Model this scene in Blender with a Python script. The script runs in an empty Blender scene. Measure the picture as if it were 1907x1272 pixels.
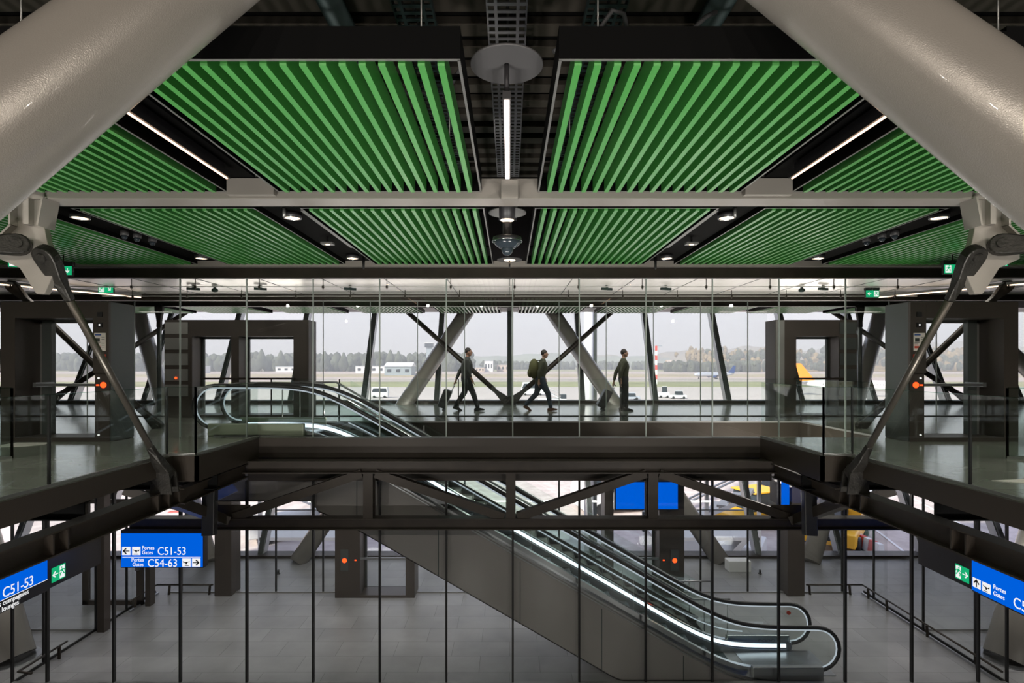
import bpy, bmesh, math, random
from mathutils import Vector, Matrix
random.seed(7)
sc = bpy.context.scene
col = sc.collection
PI = math.pi

# ---------------------------------------------------------------- camera
F, CX, HY, EYE = 1030.0, 949.0, 680.0, 1.35
cam = bpy.data.cameras.new('camera')
cam.sensor_width = 36; cam.lens = F / 1907 * 36
cam.shift_x = (953.5 - CX) / 1907; cam.shift_y = (HY - 636) / 1907
cam.clip_start = 0.05; cam.clip_end = 9000
cam_o = bpy.data.objects.new('camera', cam); col.objects.link(cam_o)
cam_o.location = (0, 0, EYE); cam_o.rotation_euler = (PI / 2, 0, 0)
sc.camera = cam_o

# ---------------------------------------------------------------- world, sun, exposure
sc.view_settings.view_transform = 'Standard'; sc.view_settings.look = 'None'
sc.view_settings.gamma = 1; sc.view_settings.use_curve_mapping = False
sc.view_settings.exposure = 0.0
sc.cycles.transparent_max_bounces = 48
sc.cycles.max_bounces = 8; sc.cycles.diffuse_bounces = 4; sc.cycles.glossy_bounces = 4
sc.cycles.transmission_bounces = 4; sc.cycles.volume_bounces = 0
sc.cycles.sample_clamp_indirect = 4.0
sc.cycles.caustics_reflective = False; sc.cycles.caustics_refractive = False
w = bpy.data.worlds.new('sky'); sc.world = w; w.use_nodes = True
nt = w.node_tree; nt.nodes.clear()
wo = nt.nodes.new('ShaderNodeOutputWorld'); bg = nt.nodes.new('ShaderNodeBackground')
tc = nt.nodes.new('ShaderNodeTexCoord'); sx = nt.nodes.new('ShaderNodeSeparateXYZ'); rp = nt.nodes.new('ShaderNodeValToRGB')
nt.links.new(tc.outputs['Generated'], sx.inputs[0]); nt.links.new(sx.outputs['Z'], rp.inputs[0])
rp.color_ramp.elements[0].position = 0.0; rp.color_ramp.elements[0].color = (.90, .83, .90, 1)
rp.color_ramp.elements[1].position = 0.5; rp.color_ramp.elements[1].color = (.56, .62, .88, 1)
e = rp.color_ramp.elements.new(0.12); e.color = (.80, .78, .90, 1)
nt.links.new(rp.outputs[0], bg.inputs[0]); bg.inputs[1].default_value = 1.5
nt.links.new(bg.outputs[0], wo.inputs[0])
sun = bpy.data.lights.new('sun', 'SUN'); sun.energy = 8.5; sun.angle = math.radians(2); sun.color = (1, .93, .84)
sun_o = bpy.data.objects.new('sun', sun); col.objects.link(sun_o)
sun_o.rotation_euler = Vector((.55, .62, -.60)).to_track_quat('-Z', 'Y').to_euler()

def area(name, loc, direction, sx_, sy_, power, color=(1, .95, .88)):
    l = bpy.data.lights.new(name, 'AREA'); l.shape = 'RECTANGLE'; l.size = sx_; l.size_y = sy_
    l.energy = power; l.color = color
    o = bpy.data.objects.new(name, l); col.objects.link(o); o.location = loc
    o.rotation_euler = Vector(direction).to_track_quat('-Z', 'Y').to_euler()
    return o
def spot(name, loc, power, angle=110, color=(1, .86, .7)):
    l = bpy.data.lights.new(name, 'SPOT'); l.energy = power; l.spot_size = math.radians(angle); l.spot_blend = .6
    l.shadow_soft_size = .08; l.color = color
    o = bpy.data.objects.new(name, l); col.objects.link(o); o.location = loc
    return o
# unseen fill lights added to brighten the void, corridor, galleries and lower hall
for ux in (-4.7, -3.5, -2.2, 2.2, 3.5, 4.7):  # added spots below the view, light the slat undersides
    l = bpy.data.lights.new('void_fill_spot', 'SPOT'); l.energy = 900; l.spot_size = math.radians(84); l.spot_blend = .45
    l.shadow_soft_size = .35; l.color = (1, .96, .90)
    o = bpy.data.objects.new('void_fill_spot', l); col.objects.link(o); o.location = (ux, .7, -4.3)
    o.rotation_euler = Vector((.16 if ux > 0 else -.16, .6, 1)).to_track_quat('-Z', 'Y').to_euler()
for ux in (-4.2, -1.4, 1.4, 4.2):  # added forward spots, brighten the truss and escalator cladding
    l = bpy.data.lights.new('hall_fill_spot', 'SPOT'); l.energy = 125; l.spot_size = math.radians(130); l.spot_blend = .6
    l.shadow_soft_size = .05; l.color = (1, .95, .90)
    o = bpy.data.objects.new('hall_fill_spot', l); col.objects.link(o); o.location = (ux, .2, -2.15)
    o.rotation_euler = Vector((0, 1, -.15)).to_track_quat('-Z', 'Y').to_euler()
area('hall_fill_strip', (0, 15.6, -.9), (0, .8, -.6), 16, .07, 160, (1, .96, .92))  # unseen strip added to brighten the lower facade struts
area('corridor_fill_strip', (0, 15.72, 2.93), (0, .8, -.6), 20, .07, 260, (1, .96, .90))  # unseen strip added to brighten the upper struts and mullions
area('corridor_upward_fill', (5.7, 11.9, -1.3), (0, 0, 1), 1.7, 1.6, 170, (1, .93, .84))  # added upward fill for the white corridor ceiling
area('corridor_upward_fill', (-2.0, 11.9, -1.6), (0, .1, 1), 2.5, .1, 160, (1, .93, .84))  # second upward fill added inside the well
area('portal_top_fill', (-7.0, 14.4, 2.56), (0, -.3, 1), 3.2, .2, 26, (1, .93, .84))  # fill added above the left portal, no fitting there
area('portal_top_fill', (7.9, 14.4, 2.56), (0, -.3, 1), 1.8, .2, 20, (1, .93, .84))  # same added fill above the right portal
for ux in (-3.6, -2.2, -.8, 2.8, 4.2, 5.6):   # unseen spots added in the escalator well, lift the white ceiling
    l = bpy.data.lights.new('well_fill_spot', 'SPOT'); l.energy = 60; l.spot_size = math.radians(150); l.spot_blend = .6; l.shadow_soft_size = .06; l.color = (1, .93, .84)
    o = bpy.data.objects.new('well_fill_spot', l); col.objects.link(o); o.location = (ux, 11.85, -.75 if ux > 0 else .1); o.rotation_euler = (PI, 0, 0)
for ux in (-9.5, -6.5, -3.5, -1.2, 1.2, 3.5, 6.5, 9.5):   # unseen spots added behind the camera, light the surfaces facing it
    l = bpy.data.lights.new('gallery_fill_spot', 'SPOT'); l.energy = 270; l.spot_size = math.radians(140); l.spot_blend = .6; l.shadow_soft_size = .06; l.color = (1, .90, .80)
    o = bpy.data.objects.new('gallery_fill_spot', l); col.objects.link(o); o.location = (ux, -3.0, 3.9)
    o.rotation_euler = Vector((0, 1, -.4)).to_track_quat('-Z', 'Y').to_euler()
area('corridor_overhead_fill', (-9, 12.0, 3.0), (0, 0, -1), 5, .3, 28, (1, .93, .84))  # unseen fill added over the left corridor
area('corridor_overhead_fill', (9, 12.0, 3.0), (0, 0, -1), 5, .3, 28, (1, .93, .84))  # unseen fill added over the right corridor
area('gallery_overhead_fill', (-9, 5, 3.9), (0, 0, -1), 3, 4, 200, (1, .95, .86))  # added overhead fill, brightens the left gallery floor
area('gallery_overhead_fill', (9, 5, 3.9), (0, 0, -1), 3, 4, 200, (1, .95, .86))  # added overhead fill, brightens the right gallery floor
area('hall_overhead_fill', (-9.9, 10.2, -.9), (0, .1, -1), 1.0, .8, 55, (1, .96, .92))  # fill added to reach the left column foot
area('hall_overhead_fill', (9.9, 10.2, -.9), (0, .1, -1), 1.0, .8, 55, (1, .96, .92))  # fill added to reach the right column foot
area('hall_overhead_fill', (-5.5, 12.4, -1.0), (0, 0, -1), 5, .6, 80, (1, .96, .92))  # this and the next two: unseen fill added over the lower hall
area('hall_overhead_fill', (0, 13.6, -1.0), (0, 0, -1), 5, .6, 68, (1, .96, .92))
area('hall_overhead_fill', (7.4, 13.2, -1.0), (0, 0, -1), 4, .6, 68, (1, .96, .92))

# ---------------------------------------------------------------- materials
MATS = {}
def mat(name, color, rough=.5, metal=0.0, emit=None, estr=0, spec=.5, noise=None, bump=None, coat=0):
    m = bpy.data.materials.new(name); m.use_nodes = True
    n = m.node_tree; b = n.nodes['Principled BSDF']
    b.inputs['Base Color'].default_value = (*color, 1); b.inputs['Roughness'].default_value = rough
    b.inputs['Metallic'].default_value = metal; b.inputs['Specular IOR Level'].default_value = spec
    b.inputs['Coat Weight'].default_value = coat
    if emit: b.inputs['Emission Color'].default_value = (*emit, 1); b.inputs['Emission Strength'].default_value = estr
    if noise:   # (scale, amount): soft variation of colour and roughness
        t = n.nodes.new('ShaderNodeTexCoord'); z = n.nodes.new('ShaderNodeTexNoise'); z.inputs['Scale'].default_value = noise[0]
        z.inputs['Detail'].default_value = 5
        r = n.nodes.new('ShaderNodeValToRGB')
        a = noise[1]
        r.color_ramp.elements[0].position = .3; r.color_ramp.elements[1].position = .7
        r.color_ramp.elements[0].color = tuple(c * (1 - a) for c in color) + (1,)
        r.color_ramp.elements[1].color = tuple(min(1, c * (1 + a)) for c in color) + (1,)
        n.links.new(t.outputs['Object'], z.inputs[0]); n.links.new(z.outputs[0], r.inputs[0]); n.links.new(r.outputs[0], b.inputs['Base Color'])
    if bump:
        t = n.nodes.new('ShaderNodeTexCoord'); z = n.nodes.new('ShaderNodeTexNoise'); z.inputs['Scale'].default_value = bump[0]
        u = n.nodes.new('ShaderNodeBump'); u.inputs['Strength'].default_value = bump[1]; u.inputs['Distance'].default_value = .01
        n.links.new(t.outputs['Object'], z.inputs[0]); n.links.new(z.outputs[0], u.inputs['Height']); n.links.new(u.outputs[0], b.inputs['Normal'])
    MATS[name] = m; return m
def emis(name, color, s):
    m = bpy.data.materials.new(name); m.use_nodes = True; n = m.node_tree; n.nodes.clear()
    o = n.nodes.new('ShaderNodeOutputMaterial'); e = n.nodes.new('ShaderNodeEmission')
    e.inputs[0].default_value = (*color, 1); e.inputs[1].default_value = s
    n.links.new(e.outputs[0], o.inputs[0]); MATS[name] = m; return m
def glass(name, tint, ior=1.5, rough=0.0):
    m = bpy.data.materials.new(name); m.use_nodes = True; n = m.node_tree; n.nodes.clear()
    o = n.nodes.new('ShaderNodeOutputMaterial'); t = n.nodes.new('ShaderNodeBsdfTransparent'); t.inputs[0].default_value = (*tint, 1)
    g = n.nodes.new('ShaderNodeBsdfGlossy'); g.inputs['Roughness'].default_value = rough
    f = n.nodes.new('ShaderNodeFresnel'); f.inputs[0].default_value = ior
    x = n.nodes.new('ShaderNodeMixShader')
    ge = n.nodes.new('ShaderNodeNewGeometry'); mi = n.nodes.new('ShaderNodeMapRange')   # same reflectance from both faces of a pane
    mi.inputs[3].default_value = ior; mi.inputs[4].default_value = 1 / ior
    n.links.new(ge.outputs['Backfacing'], mi.inputs[0]); n.links.new(mi.outputs[0], f.inputs[0])
    n.links.new(f.outputs[0], x.inputs[0]); n.links.new(t.outputs[0], x.inputs[1]); n.links.new(g.outputs[0], x.inputs[2])
    n.links.new(x.outputs[0], o.inputs[0]); MATS[name] = m; return m
def tiles(name, color, joint, sx_, sy_, rough, var=.12, off=.5, spec=.5, speck=0):
    m = bpy.data.materials.new(name); m.use_nodes = True; n = m.node_tree; b = n.nodes['Principled BSDF']
    t = n.nodes.new('ShaderNodeTexCoord'); k = n.nodes.new('ShaderNodeTexBrick')
    k.offset = off; k.inputs['Scale'].default_value = 1
    k.inputs['Color1'].default_value = tuple(c * (1 - var) for c in color) + (1,)
    k.inputs['Color2'].default_value = tuple(c * (1 + var) for c in color) + (1,)
    k.inputs['Mortar'].default_value = (*joint, 1); k.inputs['Mortar Size'].default_value = .004
    k.inputs['Brick Width'].default_value = sx_; k.inputs['Row Height'].default_value = sy_
    n.links.new(t.outputs['Object'], k.inputs[0])
    z = n.nodes.new('ShaderNodeTexNoise'); z.inputs['Scale'].default_value = 1.3; z.inputs['Detail'].default_value = 8
    n.links.new(t.outputs['Object'], z.inputs[0])
    mx = n.nodes.new('ShaderNodeMix'); mx.data_type = 'RGBA'; mx.blend_type = 'OVERLAY'; mx.inputs[0].default_value = .45
    n.links.new(k.outputs['Color'], mx.inputs[6]); n.links.new(z.outputs[0], mx.inputs[7])
    n.links.new(mx.outputs[2], b.inputs['Base Color'])
    mr = n.nodes.new('ShaderNodeMapRange'); mr.inputs[3].default_value = rough * .75; mr.inputs[4].default_value = rough * 1.3
    n.links.new(z.outputs[0], mr.inputs[0]); n.links.new(mr.outputs[0], b.inputs['Roughness'])
    b.inputs['Specular IOR Level'].default_value = spec
    MATS[name] = m; return m

mat('slat_green', (.068, .34, .064), .36, spec=1.0, coat=1.0)
MATS['slat_green'].node_tree.nodes['Principled BSDF'].inputs['Coat Roughness'].default_value = .32
mat('column_paint', (.34, .315, .28), .27, .25, spec=.5, noise=(1.2, .06), bump=(180, .12), coat=.15)
mat('steel_dark', (.030, .0235, .018), .42, .35, noise=(4, .2))
mat('steel_black', (.003, .003, .003), .7, spec=.05)
mat('fascia_dark', (.034, .027, .021), .38, .3)
mat('trim_grey', (.30, .30, .29), .35, .6)
mat('portal_dark', (.060, .050, .043), .42, .3)
mat('portal_side', (.075, .085, .082), .30, .3)
mat('plinth_green', (.24, .27, .20), .35, .2)
mat('steel_bright', (.62, .64, .67), .18, 1.0)
mat('steel_satin', (.36, .37, .38), .28, .9)
mat('rubber', (.012, .012, .013), .38)
mat('cladding', (.23, .215, .21), .38, .2, noise=(.7, .06))
mat('forged', (.026, .024, .021), .45, .5, noise=(12, .35), bump=(40, .4))
mat('rod_bronze', (.095, .085, .072), .33, .6)
mat('white_panel', (.74, .72, .69), .25, .1)
mat('joint_black', (.006, .006, .006), .5)
mat('joint_grey', (.32, .36, .34), .4)
mat('sign_black', (.018, .017, .019), .45)
mat('sign_white', (.9, .9, .9), .5, emit=(1, 1, 1), estr=.75)
mat('sign_yellow', (.85, .6, .05), .5)
emis('sign_blue', (.0, .115, .72), 1.0)
emis('exit_green', (.01, .42, .17), 1.0)
emis('lamp_white', (1, .88, .80), 7.0)
emis('lamp_warm', (1, .62, .40), 4.0)
emis('led_strip', (.80, .90, 1.0), 1.8)
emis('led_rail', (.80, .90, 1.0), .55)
emis('lens_warm', (1, .74, .52), 3.0)
emis('spot_warm', (1, .62, .28), 14.0)
emis('red_light', (1, .06, .01), 3.2)
glass('glass_clear', (.982, .990, .985), 1.42)
glass('glass_side', (.95, .98, .965), 1.42)
glass('glass_edge', (.55, .78, .68), 1.5)
glass('glass_facade', (.985, .990, .990), 1.35)
tiles('floor_stone', (.24, .24, .243), (.09, .09, .09), 1.2, .6, .38, .10)
tiles('floor_polished', (.27, .28, .25), (.10, .10, .10), 1.2, 1.2, .13, .12, spec=.9)
tiles('apron_concrete', (.52, .45, .42), (.38, .33, .31), 7.5, 7.5, .9, .04, 0)
mat('runway', (.46, .38, .34), .9, noise=(.02, .10))
mat('grass', (.30, .29, .15), .95, noise=(.03, .22))
mat('grass_dry', (.38, .32, .20), .95, noise=(.03, .2))
mat('marking_red', (.65, .10, .08), .8)
mat('marking_white', (.8, .8, .8), .8)
mat('marking_yellow', (.8, .62, .08), .8)
mat('tree_leaf', (.085, .095, .065), .95, noise=(.08, .5))
mat('tree_autumn', (.26, .19, .10), .95, noise=(.05, .5))
mat('hill_green', (.20, .23, .16), .95, noise=(.01, .4))
mat('skin', (.35, .2, .14), .5)
mat('hair', (.02, .014, .01), .6)
mat('cloth_olive', (.055, .06, .035), .85)
mat('cloth_dark', (.02, .022, .024), .8)
mat('cloth_grey', (.05, .055, .05), .85)
mat('denim', (.03, .04, .06), .85)
mat('shoe_brown', (.10, .04, .02), .5)
mat('shoe_black', (.015, .015, .015), .5)
mat('pack_green', (.085, .085, .03), .8)
mat('case_black', (.014, .014, .016), .4)
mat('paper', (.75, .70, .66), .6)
mat('paper_red', (.55, .07, .04), .6)
mat('paper_blue', (.04, .10, .35), .6)
mat('paint_white', (.78, .78, .78), .35)
mat('paint_orange', (.95, .28, .02), .35)
mat('paint_navy', (.02, .06, .20), .35)
mat('paint_silver', (.50, .54, .60), .3, .3)
mat('paint_yellow', (.85, .45, .02), .4)
mat('window_dark', (.03, .04, .05), .1)
mat('roof_metal', (.34, .40, .44), .5, .3)
mat('brick_pale', (.55, .45, .38), .9)
mat('cable', (.03, .03, .032), .6)
mat('tray_zinc', (.28, .28, .30), .3, .9)
mat('decking', (.045, .038, .030), .6, .3)
mat('duct', (.02, .035, .036), .55, .4)
mat('disc_grey', (.07, .068, .07), .5)
mat('rope_white', (.6, .6, .58), .6)

def haze(name, color, dens):
    m = bpy.data.materials.new(name); m.use_nodes = True; n = m.node_tree; n.nodes.clear()
    o = n.nodes.new('ShaderNodeOutputMaterial'); v = n.nodes.new('ShaderNodeVolumeScatter')
    v.inputs['Color'].default_value = (*color, 1); v.inputs['Density'].default_value = dens
    n.links.new(v.outputs[0], o.inputs['Volume']); MATS[name] = m
haze('haze', (.93, .95, 1.0), .0006)

# ---------------------------------------------------------------- mesh builder
class MB:
    def __init__(self): self.v = []; self.f = []; self.sm = []
    def add(self, vs, fs, smooth=False):
        o = len(self.v); self.v += [tuple(p) for p in vs]
        self.f += [tuple(i + o for i in f) for f in fs]; self.sm += [smooth] * len(fs); return self
    def box(self, x0, x1, y0, y1, z0, z1):
        return self.add([(x0, y0, z0), (x1, y0, z0), (x1, y1, z0), (x0, y1, z0), (x0, y0, z1), (x1, y0, z1), (x1, y1, z1), (x0, y1, z1)],
                        [(0, 3, 2, 1), (4, 5, 6, 7), (0, 1, 5, 4), (1, 2, 6, 5), (2, 3, 7, 6), (3, 0, 4, 7)])
    def beam(self, a, b, wd, ht, up=(0, 0, 1)):
        a = Vector(a); b = Vector(b); d = (b - a).normalized(); u = Vector(up)
        s = d.cross(u)
        if s.length < 1e-5: s = d.cross(Vector((0, 1, 0)))
        s.normalize(); u = s.cross(d).normalized()
        q = [a + s * i * wd / 2 + u * j * ht / 2 for i, j in ((-1, -1), (1, -1), (1, 1), (-1, 1))]
        q += [p + (b - a) for p in q]
        return self.add(q, [(0, 3, 2, 1), (4, 5, 6, 7), (0, 1, 5, 4), (1, 2, 6, 5), (2, 3, 7, 6), (3, 0, 4, 7)])
    def ibeam(self, a, b, wd, ht, t=.018):
        a = Vector(a); b = Vector(b); d = (b - a).normalized(); s = d.cross(Vector((0, 0, 1))).normalized(); u = s.cross(d)
        self.beam(a + u * (ht / 2 - t / 2), b + u * (ht / 2 - t / 2), wd, t, u)
        self.beam(a - u * (ht / 2 - t / 2), b - u * (ht / 2 - t / 2), wd, t, u)
        return self.beam(a, b, t, ht - 2 * t, u)
    def tube(self, pts, r, n=12, cap=True, smooth=True, closed=False):
        pts = [Vector(p) for p in pts]; rs = r if isinstance(r, (list, tuple)) else [r] * len(pts)
        vs = []; m = len(pts); prev = None
        for i, p in enumerate(pts):
            if closed: d = pts[(i + 1) % m] - pts[i - 1]
            else: d = pts[min(i + 1, m - 1)] - pts[max(i - 1, 0)]
            d.normalize()
            if prev is None:
                u = d.orthogonal().normalized()
                ref = Vector((0, 0, 1)) if abs(d.z) < .95 else Vector((0, 1, 0))
                u = (ref - d * ref.dot(d)).normalized()
            else: u = (prev - d * prev.dot(d)).normalized()
            prev = u; s = d.cross(u)
            for k in range(n):
                a = 2 * PI * k / n; vs.append(p + (u * math.cos(a) + s * math.sin(a)) * rs[i])
        fs = []
        rng = m if closed else m - 1
        for i in range(rng):
            for k in range(n):
                a0 = i * n + k; a1 = i * n + (k + 1) % n; b0 = ((i + 1) % m) * n + k; b1 = ((i + 1) % m) * n + (k + 1) % n
                fs.append((a0, a1, b1, b0))
        self.add(vs, fs, smooth)
        if cap and not closed:
            o = len(self.v) - len(vs)
            self.f.append(tuple(o + k for k in reversed(range(n)))); self.sm.append(False)
            self.f.append(tuple(o + (m - 1) * n + k for k in range(n))); self.sm.append(False)
        return self
    def prism(self, poly, axis, a, b):
        """extrude a 2-D polygon along an axis; poly is (x,z) for y, (y,z) for x, (x,y) for z"""
        def mk(p, t): return {'y': (p[0], t, p[1]), 'x': (t, p[0], p[1]), 'z': (p[0], p[1], t)}[axis]
        n = len(poly); vs = [mk(p, a) for p in poly] + [mk(p, b) for p in poly]
        fs = [tuple(range(n)), tuple(n + k for k in reversed(range(n)))] + [(k, (k + 1) % n, n + (k + 1) % n, n + k)[::-1] for k in range(n)]
        return self.add(vs, fs)
    def ell(self, c, r, n=12, m=8):
        vs = [(c[0], c[1], c[2] + r[2])]
        for i in range(1, m):
            t = PI * i / m
            for k in range(n):
                a = 2 * PI * k / n
                vs.append((c[0] + r[0] * math.sin(t) * math.cos(a), c[1] + r[1] * math.sin(t) * math.sin(a), c[2] + r[2] * math.cos(t)))
        vs.append((c[0], c[1], c[2] - r[2])); L = len(vs) - 1; fs = []
        for k in range(n): fs.append((0, 1 + k, 1 + (k + 1) % n))
        for i in range(m - 2):
            for k in range(n):
                a = 1 + i * n + k; b = 1 + i * n + (k + 1) % n; fs.append((a, a + n, b + n, b))
        for k in range(n): fs.append((L, L - n + (k + 1) % n, L - n + k))
        return self.add(vs, fs, True)
    def cyl(self, c, r, z0, z1, n=24):
        return self.tube([(c[0], c[1], z0), (c[0], c[1], z1)], r, n)
    def build(self, name, m, parent=None, bevel=0):
        off = Vector((0, 0, 0))
        if parent is not None:
            q = parent
            while q is not None: off += q.location; q = q.parent
        me = bpy.data.meshes.new(name)
        me.from_pydata([(x - off.x, y - off.y, z - off.z) for x, y, z in self.v], [], self.f)
        me.polygons.foreach_set('use_smooth', self.sm)
        bm = bmesh.new(); bm.from_mesh(me); bmesh.ops.recalc_face_normals(bm, faces=bm.faces); bm.to_mesh(me); bm.free()
        me.materials.append(MATS[m]); me.update()
        o = bpy.data.objects.new(name, me); col.objects.link(o)
        if parent is not None: o.parent = parent
        if bevel:
            md = o.modifiers.new('bevel', 'BEVEL'); md.width = bevel; md.segments = 2; md.limit_method = 'ANGLE'
        return o
def tag(o, label, cat, group=None, kind=None):
    o['label'] = label; o['category'] = cat
    if group: o['group'] = group
    if kind: o['kind'] = kind
    return o
def thing(name, loc, label, cat, group=None):
    o = bpy.data.objects.new(name, None); o.empty_display_size = .1; col.objects.link(o); o.location = loc
    return tag(o, label, cat, group)
def struct(name, mb, m, parent=None):
    o = mb.build(name, m, parent)
    if parent is None: o['kind'] = 'structure'
    return o
def dup(o, loc=None, label=None, group=None, parent=None, rotz=None, scale=None):
    c = o.copy(); col.objects.link(c)
    if parent is not None: c.parent = parent
    if loc is not None: c.location = loc
    if rotz is not None: c.rotation_euler.z = rotz
    if scale is not None: c.scale = scale
    if label: c['label'] = label
    if group: c['group'] = group
    for ch in list(o.children): dup(ch, parent=c)
    return c
def at(px, py, Y): return Vector(((px - CX) * Y / F, Y, EYE + (HY - py) * Y / F))
def side(s): return 'left' if s < 0 else 'right'
def label_part(o, t): o['label'] = t; return o

def lettering(txt, size, pos, right, up, m, parent, sxs=1.0, name='lettering', align='LEFT'):
    c = bpy.data.curves.new(name, 'FONT'); c.body = txt; c.size = size; c.extrude = .002; c.align_x = align
    c.materials.append(MATS[m])
    tmp = bpy.data.objects.new('tmp', c); col.objects.link(tmp); bpy.context.view_layer.update()
    me = bpy.data.meshes.new_from_object(tmp.evaluated_get(bpy.context.evaluated_depsgraph_get())); bpy.data.objects.remove(tmp)
    me.name = name; me.materials.clear(); me.materials.append(MATS[m])
    o = bpy.data.objects.new(name, me); col.objects.link(o); o.parent = parent
    R = Vector(right); U = Vector(up); N = R.cross(U)
    off = Vector((0, 0, 0)); q = parent
    while q is not None: off += q.location; q = q.parent
    M = Matrix((( R.x * sxs, U.x, N.x), (R.y * sxs, U.y, N.y), (R.z * sxs, U.z, N.z))).to_4x4()
    M.translation = Vector(pos) - off
    o.matrix_local = M
    return o
def plate(name, polys, org, right, up, m, parent, t=.003):
    """flat sign graphics: polygons in sign coordinates, given a small thickness"""
    R = Vector(right); U = Vector(up); N = R.cross(U); O = Vector(org); b = MB()
    for poly in polys:
        n = len(poly); f0 = [O + R * p[0] + U * p[1] for p in poly]; f1 = [p + N * t for p in f0]
        b.add(f0 + f1, [tuple(range(n)), tuple(range(2 * n - 1, n - 1, -1))] + [(k, (k + 1) % n, n + (k + 1) % n, n + k) for k in range(n)])
    return b.build(name, m, parent)
def arrow_polys(cx, cy, s, ang):
    base = [(-.40, -.05), (.16, -.05), (-.08, -.29), (.05, -.36), (.42, 0), (.05, .36), (-.08, .29), (.16, .05), (-.40, .05)]
    ca, sa = math.cos(ang), math.sin(ang)
    return [[(cx + s * (x * ca - y * sa), cy + s * (x * sa + y * ca)) for x, y in base]]
def plane_polys(cx, cy, s, flip=1):
    P = [[(-.42, .16), (-.34, .17), (-.22, .04), (.25, .12), (.40, .20), (.36, .10), (.10, -.02), (-.34, -.02)],
         [(-.12, .06), (.14, .07), (.02, -.22), (-.06, -.22)], [(-.2, -.40), (.3, -.40), (.3, -.34), (-.2, -.34)]]
    return [[(cx + flip * s * x, cy + s * y) for x, y in p] for p in P]
def sq(cx, cy, s): return [[(cx - s / 2, cy - s / 2), (cx + s / 2, cy - s / 2), (cx + s / 2, cy + s / 2), (cx - s / 2, cy + s / 2)]]
def man_polys(cx, cy, s, flip=1):
    P = [[(.02, .30), (.14, .30), (.14, .42), (.02, .42)],
         [(-.10, -.02), (.10, .02), (.14, .26), (-.06, .26)], [(.08, -.02), (.10, -.10), (.26, -.14), (.24, -.05), (.14, .02)],
         [(.14, -.30), (.22, -.30), (.26, -.06), (.18, -.08)], [(-.10, .02), (-.02, -.02), (-.12, -.22), (-.30, -.24), (-.30, -.16), (-.18, -.14)],
         [(.12, .24), (.30, .12), (.27, .06), (.10, .16)], [(-.06, .25), (-.26, .16), (-.22, .04), (-.17, .05), (-.18, .13), (-.04, .18)]]
    return [[(cx + flip * s * x, cy + s * y) for x, y in p] for p in P]

# ================================================================ FLOORS AND SHELL
ZL = -4.65
GY = 10.35      # front glass wall
BY = 14.6       # inner glass wall
def fac_y(z): return 19.6 + .5 * z   # the outer facade leans outwards

fl = MB()
T = .24
fl.box(-24, -5.05, -3, 8.25, -T, 0); fl.box(5.05, 24, -3, 8.25, -T, 0)
fl.box(-24, -4.68, 8.25, 10.3, -.36, 0); fl.box(4.68, 24, 8.25, 10.3, -.36, 0)
fl.box(-24, -5.4, 10.3, 13.1, -.45, 0); fl.box(6.85, 24, 10.3, 13.1, -.45, 0)
fl.box(-24, 24, 13.1, 19.58, -.45, 0); fl.box(-24, 24, -9, -3, -.3, 0); fl.box(-5.05, 5.05, -1.2, .3, -.3, 0)
struct('floor', fl, 'floor_polished')
struct('floor', MB().box(-24, 24, -9, fac_y(ZL), ZL - .3, ZL), 'floor_stone')
struct('ceiling', MB().box(-26, 26, -12, 22.5, 4.35, 4.6), 'steel_black')
# corrugated decking under the roof
dk = MB()
for i in range(26):
    y = 1.0 + i * .34
    dk.box(-14, 14, y, y + .17, 4.27, 4.34)
struct('ceiling', dk, 'decking')
struct('ceiling', MB().box(-13.5, 13.5, 10.5, 13.7, 3.10, 3.16), 'white_panel')
jb = MB()
for i in range(-10, 11): jb.box(i * 1.27 - .006, i * 1.27 + .006, 10.5, 13.7, 3.094, 3.101)
for y in (11.15, 12.3, 13.2): jb.box(-13.5, 13.5, y, y + .012, 3.094, 3.101)
struct('trim_1', jb, 'duct')
struct('ceiling', MB().box(-24, 24, 13.7, 17.2, 3.16, 3.2), 'steel_black')
struct('ceiling', MB().box(-24, 24, 19.9, 21.6, 3.42, 3.5), 'steel_dark')
struct('wall_back', MB().box(-26, 26, -9.2, -9, -4.65, 4.4), 'fascia_dark')
# side walls far out, glazed in daylight, solid here below the sill
struct('wall_left', MB().box(-24.2, -24, -9, 20, ZL, 4.4), 'fascia_dark')
struct('wall_right', MB().box(24, 24.2, -9, 20, ZL, 4.4), 'fascia_dark')
# front slab edge
e = MB(); e.box(-4.68, 4.68, 10.22, 10.32, -.36, 0.0); e.box(-4.9, 4.9, 10.34, 10.44, -.81, -.36)
struct('beam', e, 'fascia_dark')
struct('trim_2', MB().box(-4.68, 4.68, 10.30, 10.42, -.012, .004), 'trim_grey')
# fascias of the galleries
for s in (-1, 1):
    f = MB()
    f.box(min(s * 5.0, s * 5.05), max(s * 5.0, s * 5.05), -3, 8.15, -.26, .0)
    f.prism([(s * 5.0, 8.15), (s * 5.0, 8.21), (s * 4.63, 8.21), (s * 4.63, 8.25), (s * 5.05, 8.25)] if s > 0 else [(s * 5.0, 8.15), (s * 5.05, 8.25), (s * 4.63, 8.25), (s * 4.63, 8.21), (s * 5.0, 8.21)], 'z', -.38, .0)
    f.box(min(s * 4.63, s * 4.68), max(s * 4.63, s * 4.68), 8.21, 10.3, -.38, .0)
    struct('trim_3' if s < 0 else 'trim_4', f, 'fascia_dark')
# void edge of the escalator well
v = MB(); v.box(-5.4, 6.85, 13.06, 13.1, -.85, .0); v.box(6.83, 6.87, 10.4, 13.1, -.6, 0)
struct('trim_5', v, 'fascia_dark')
# skirting under inner glass wall
struct('trim_6', MB().box(-12, 12, BY - .03, BY + .03, 0, .02), 'joint_black')

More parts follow.
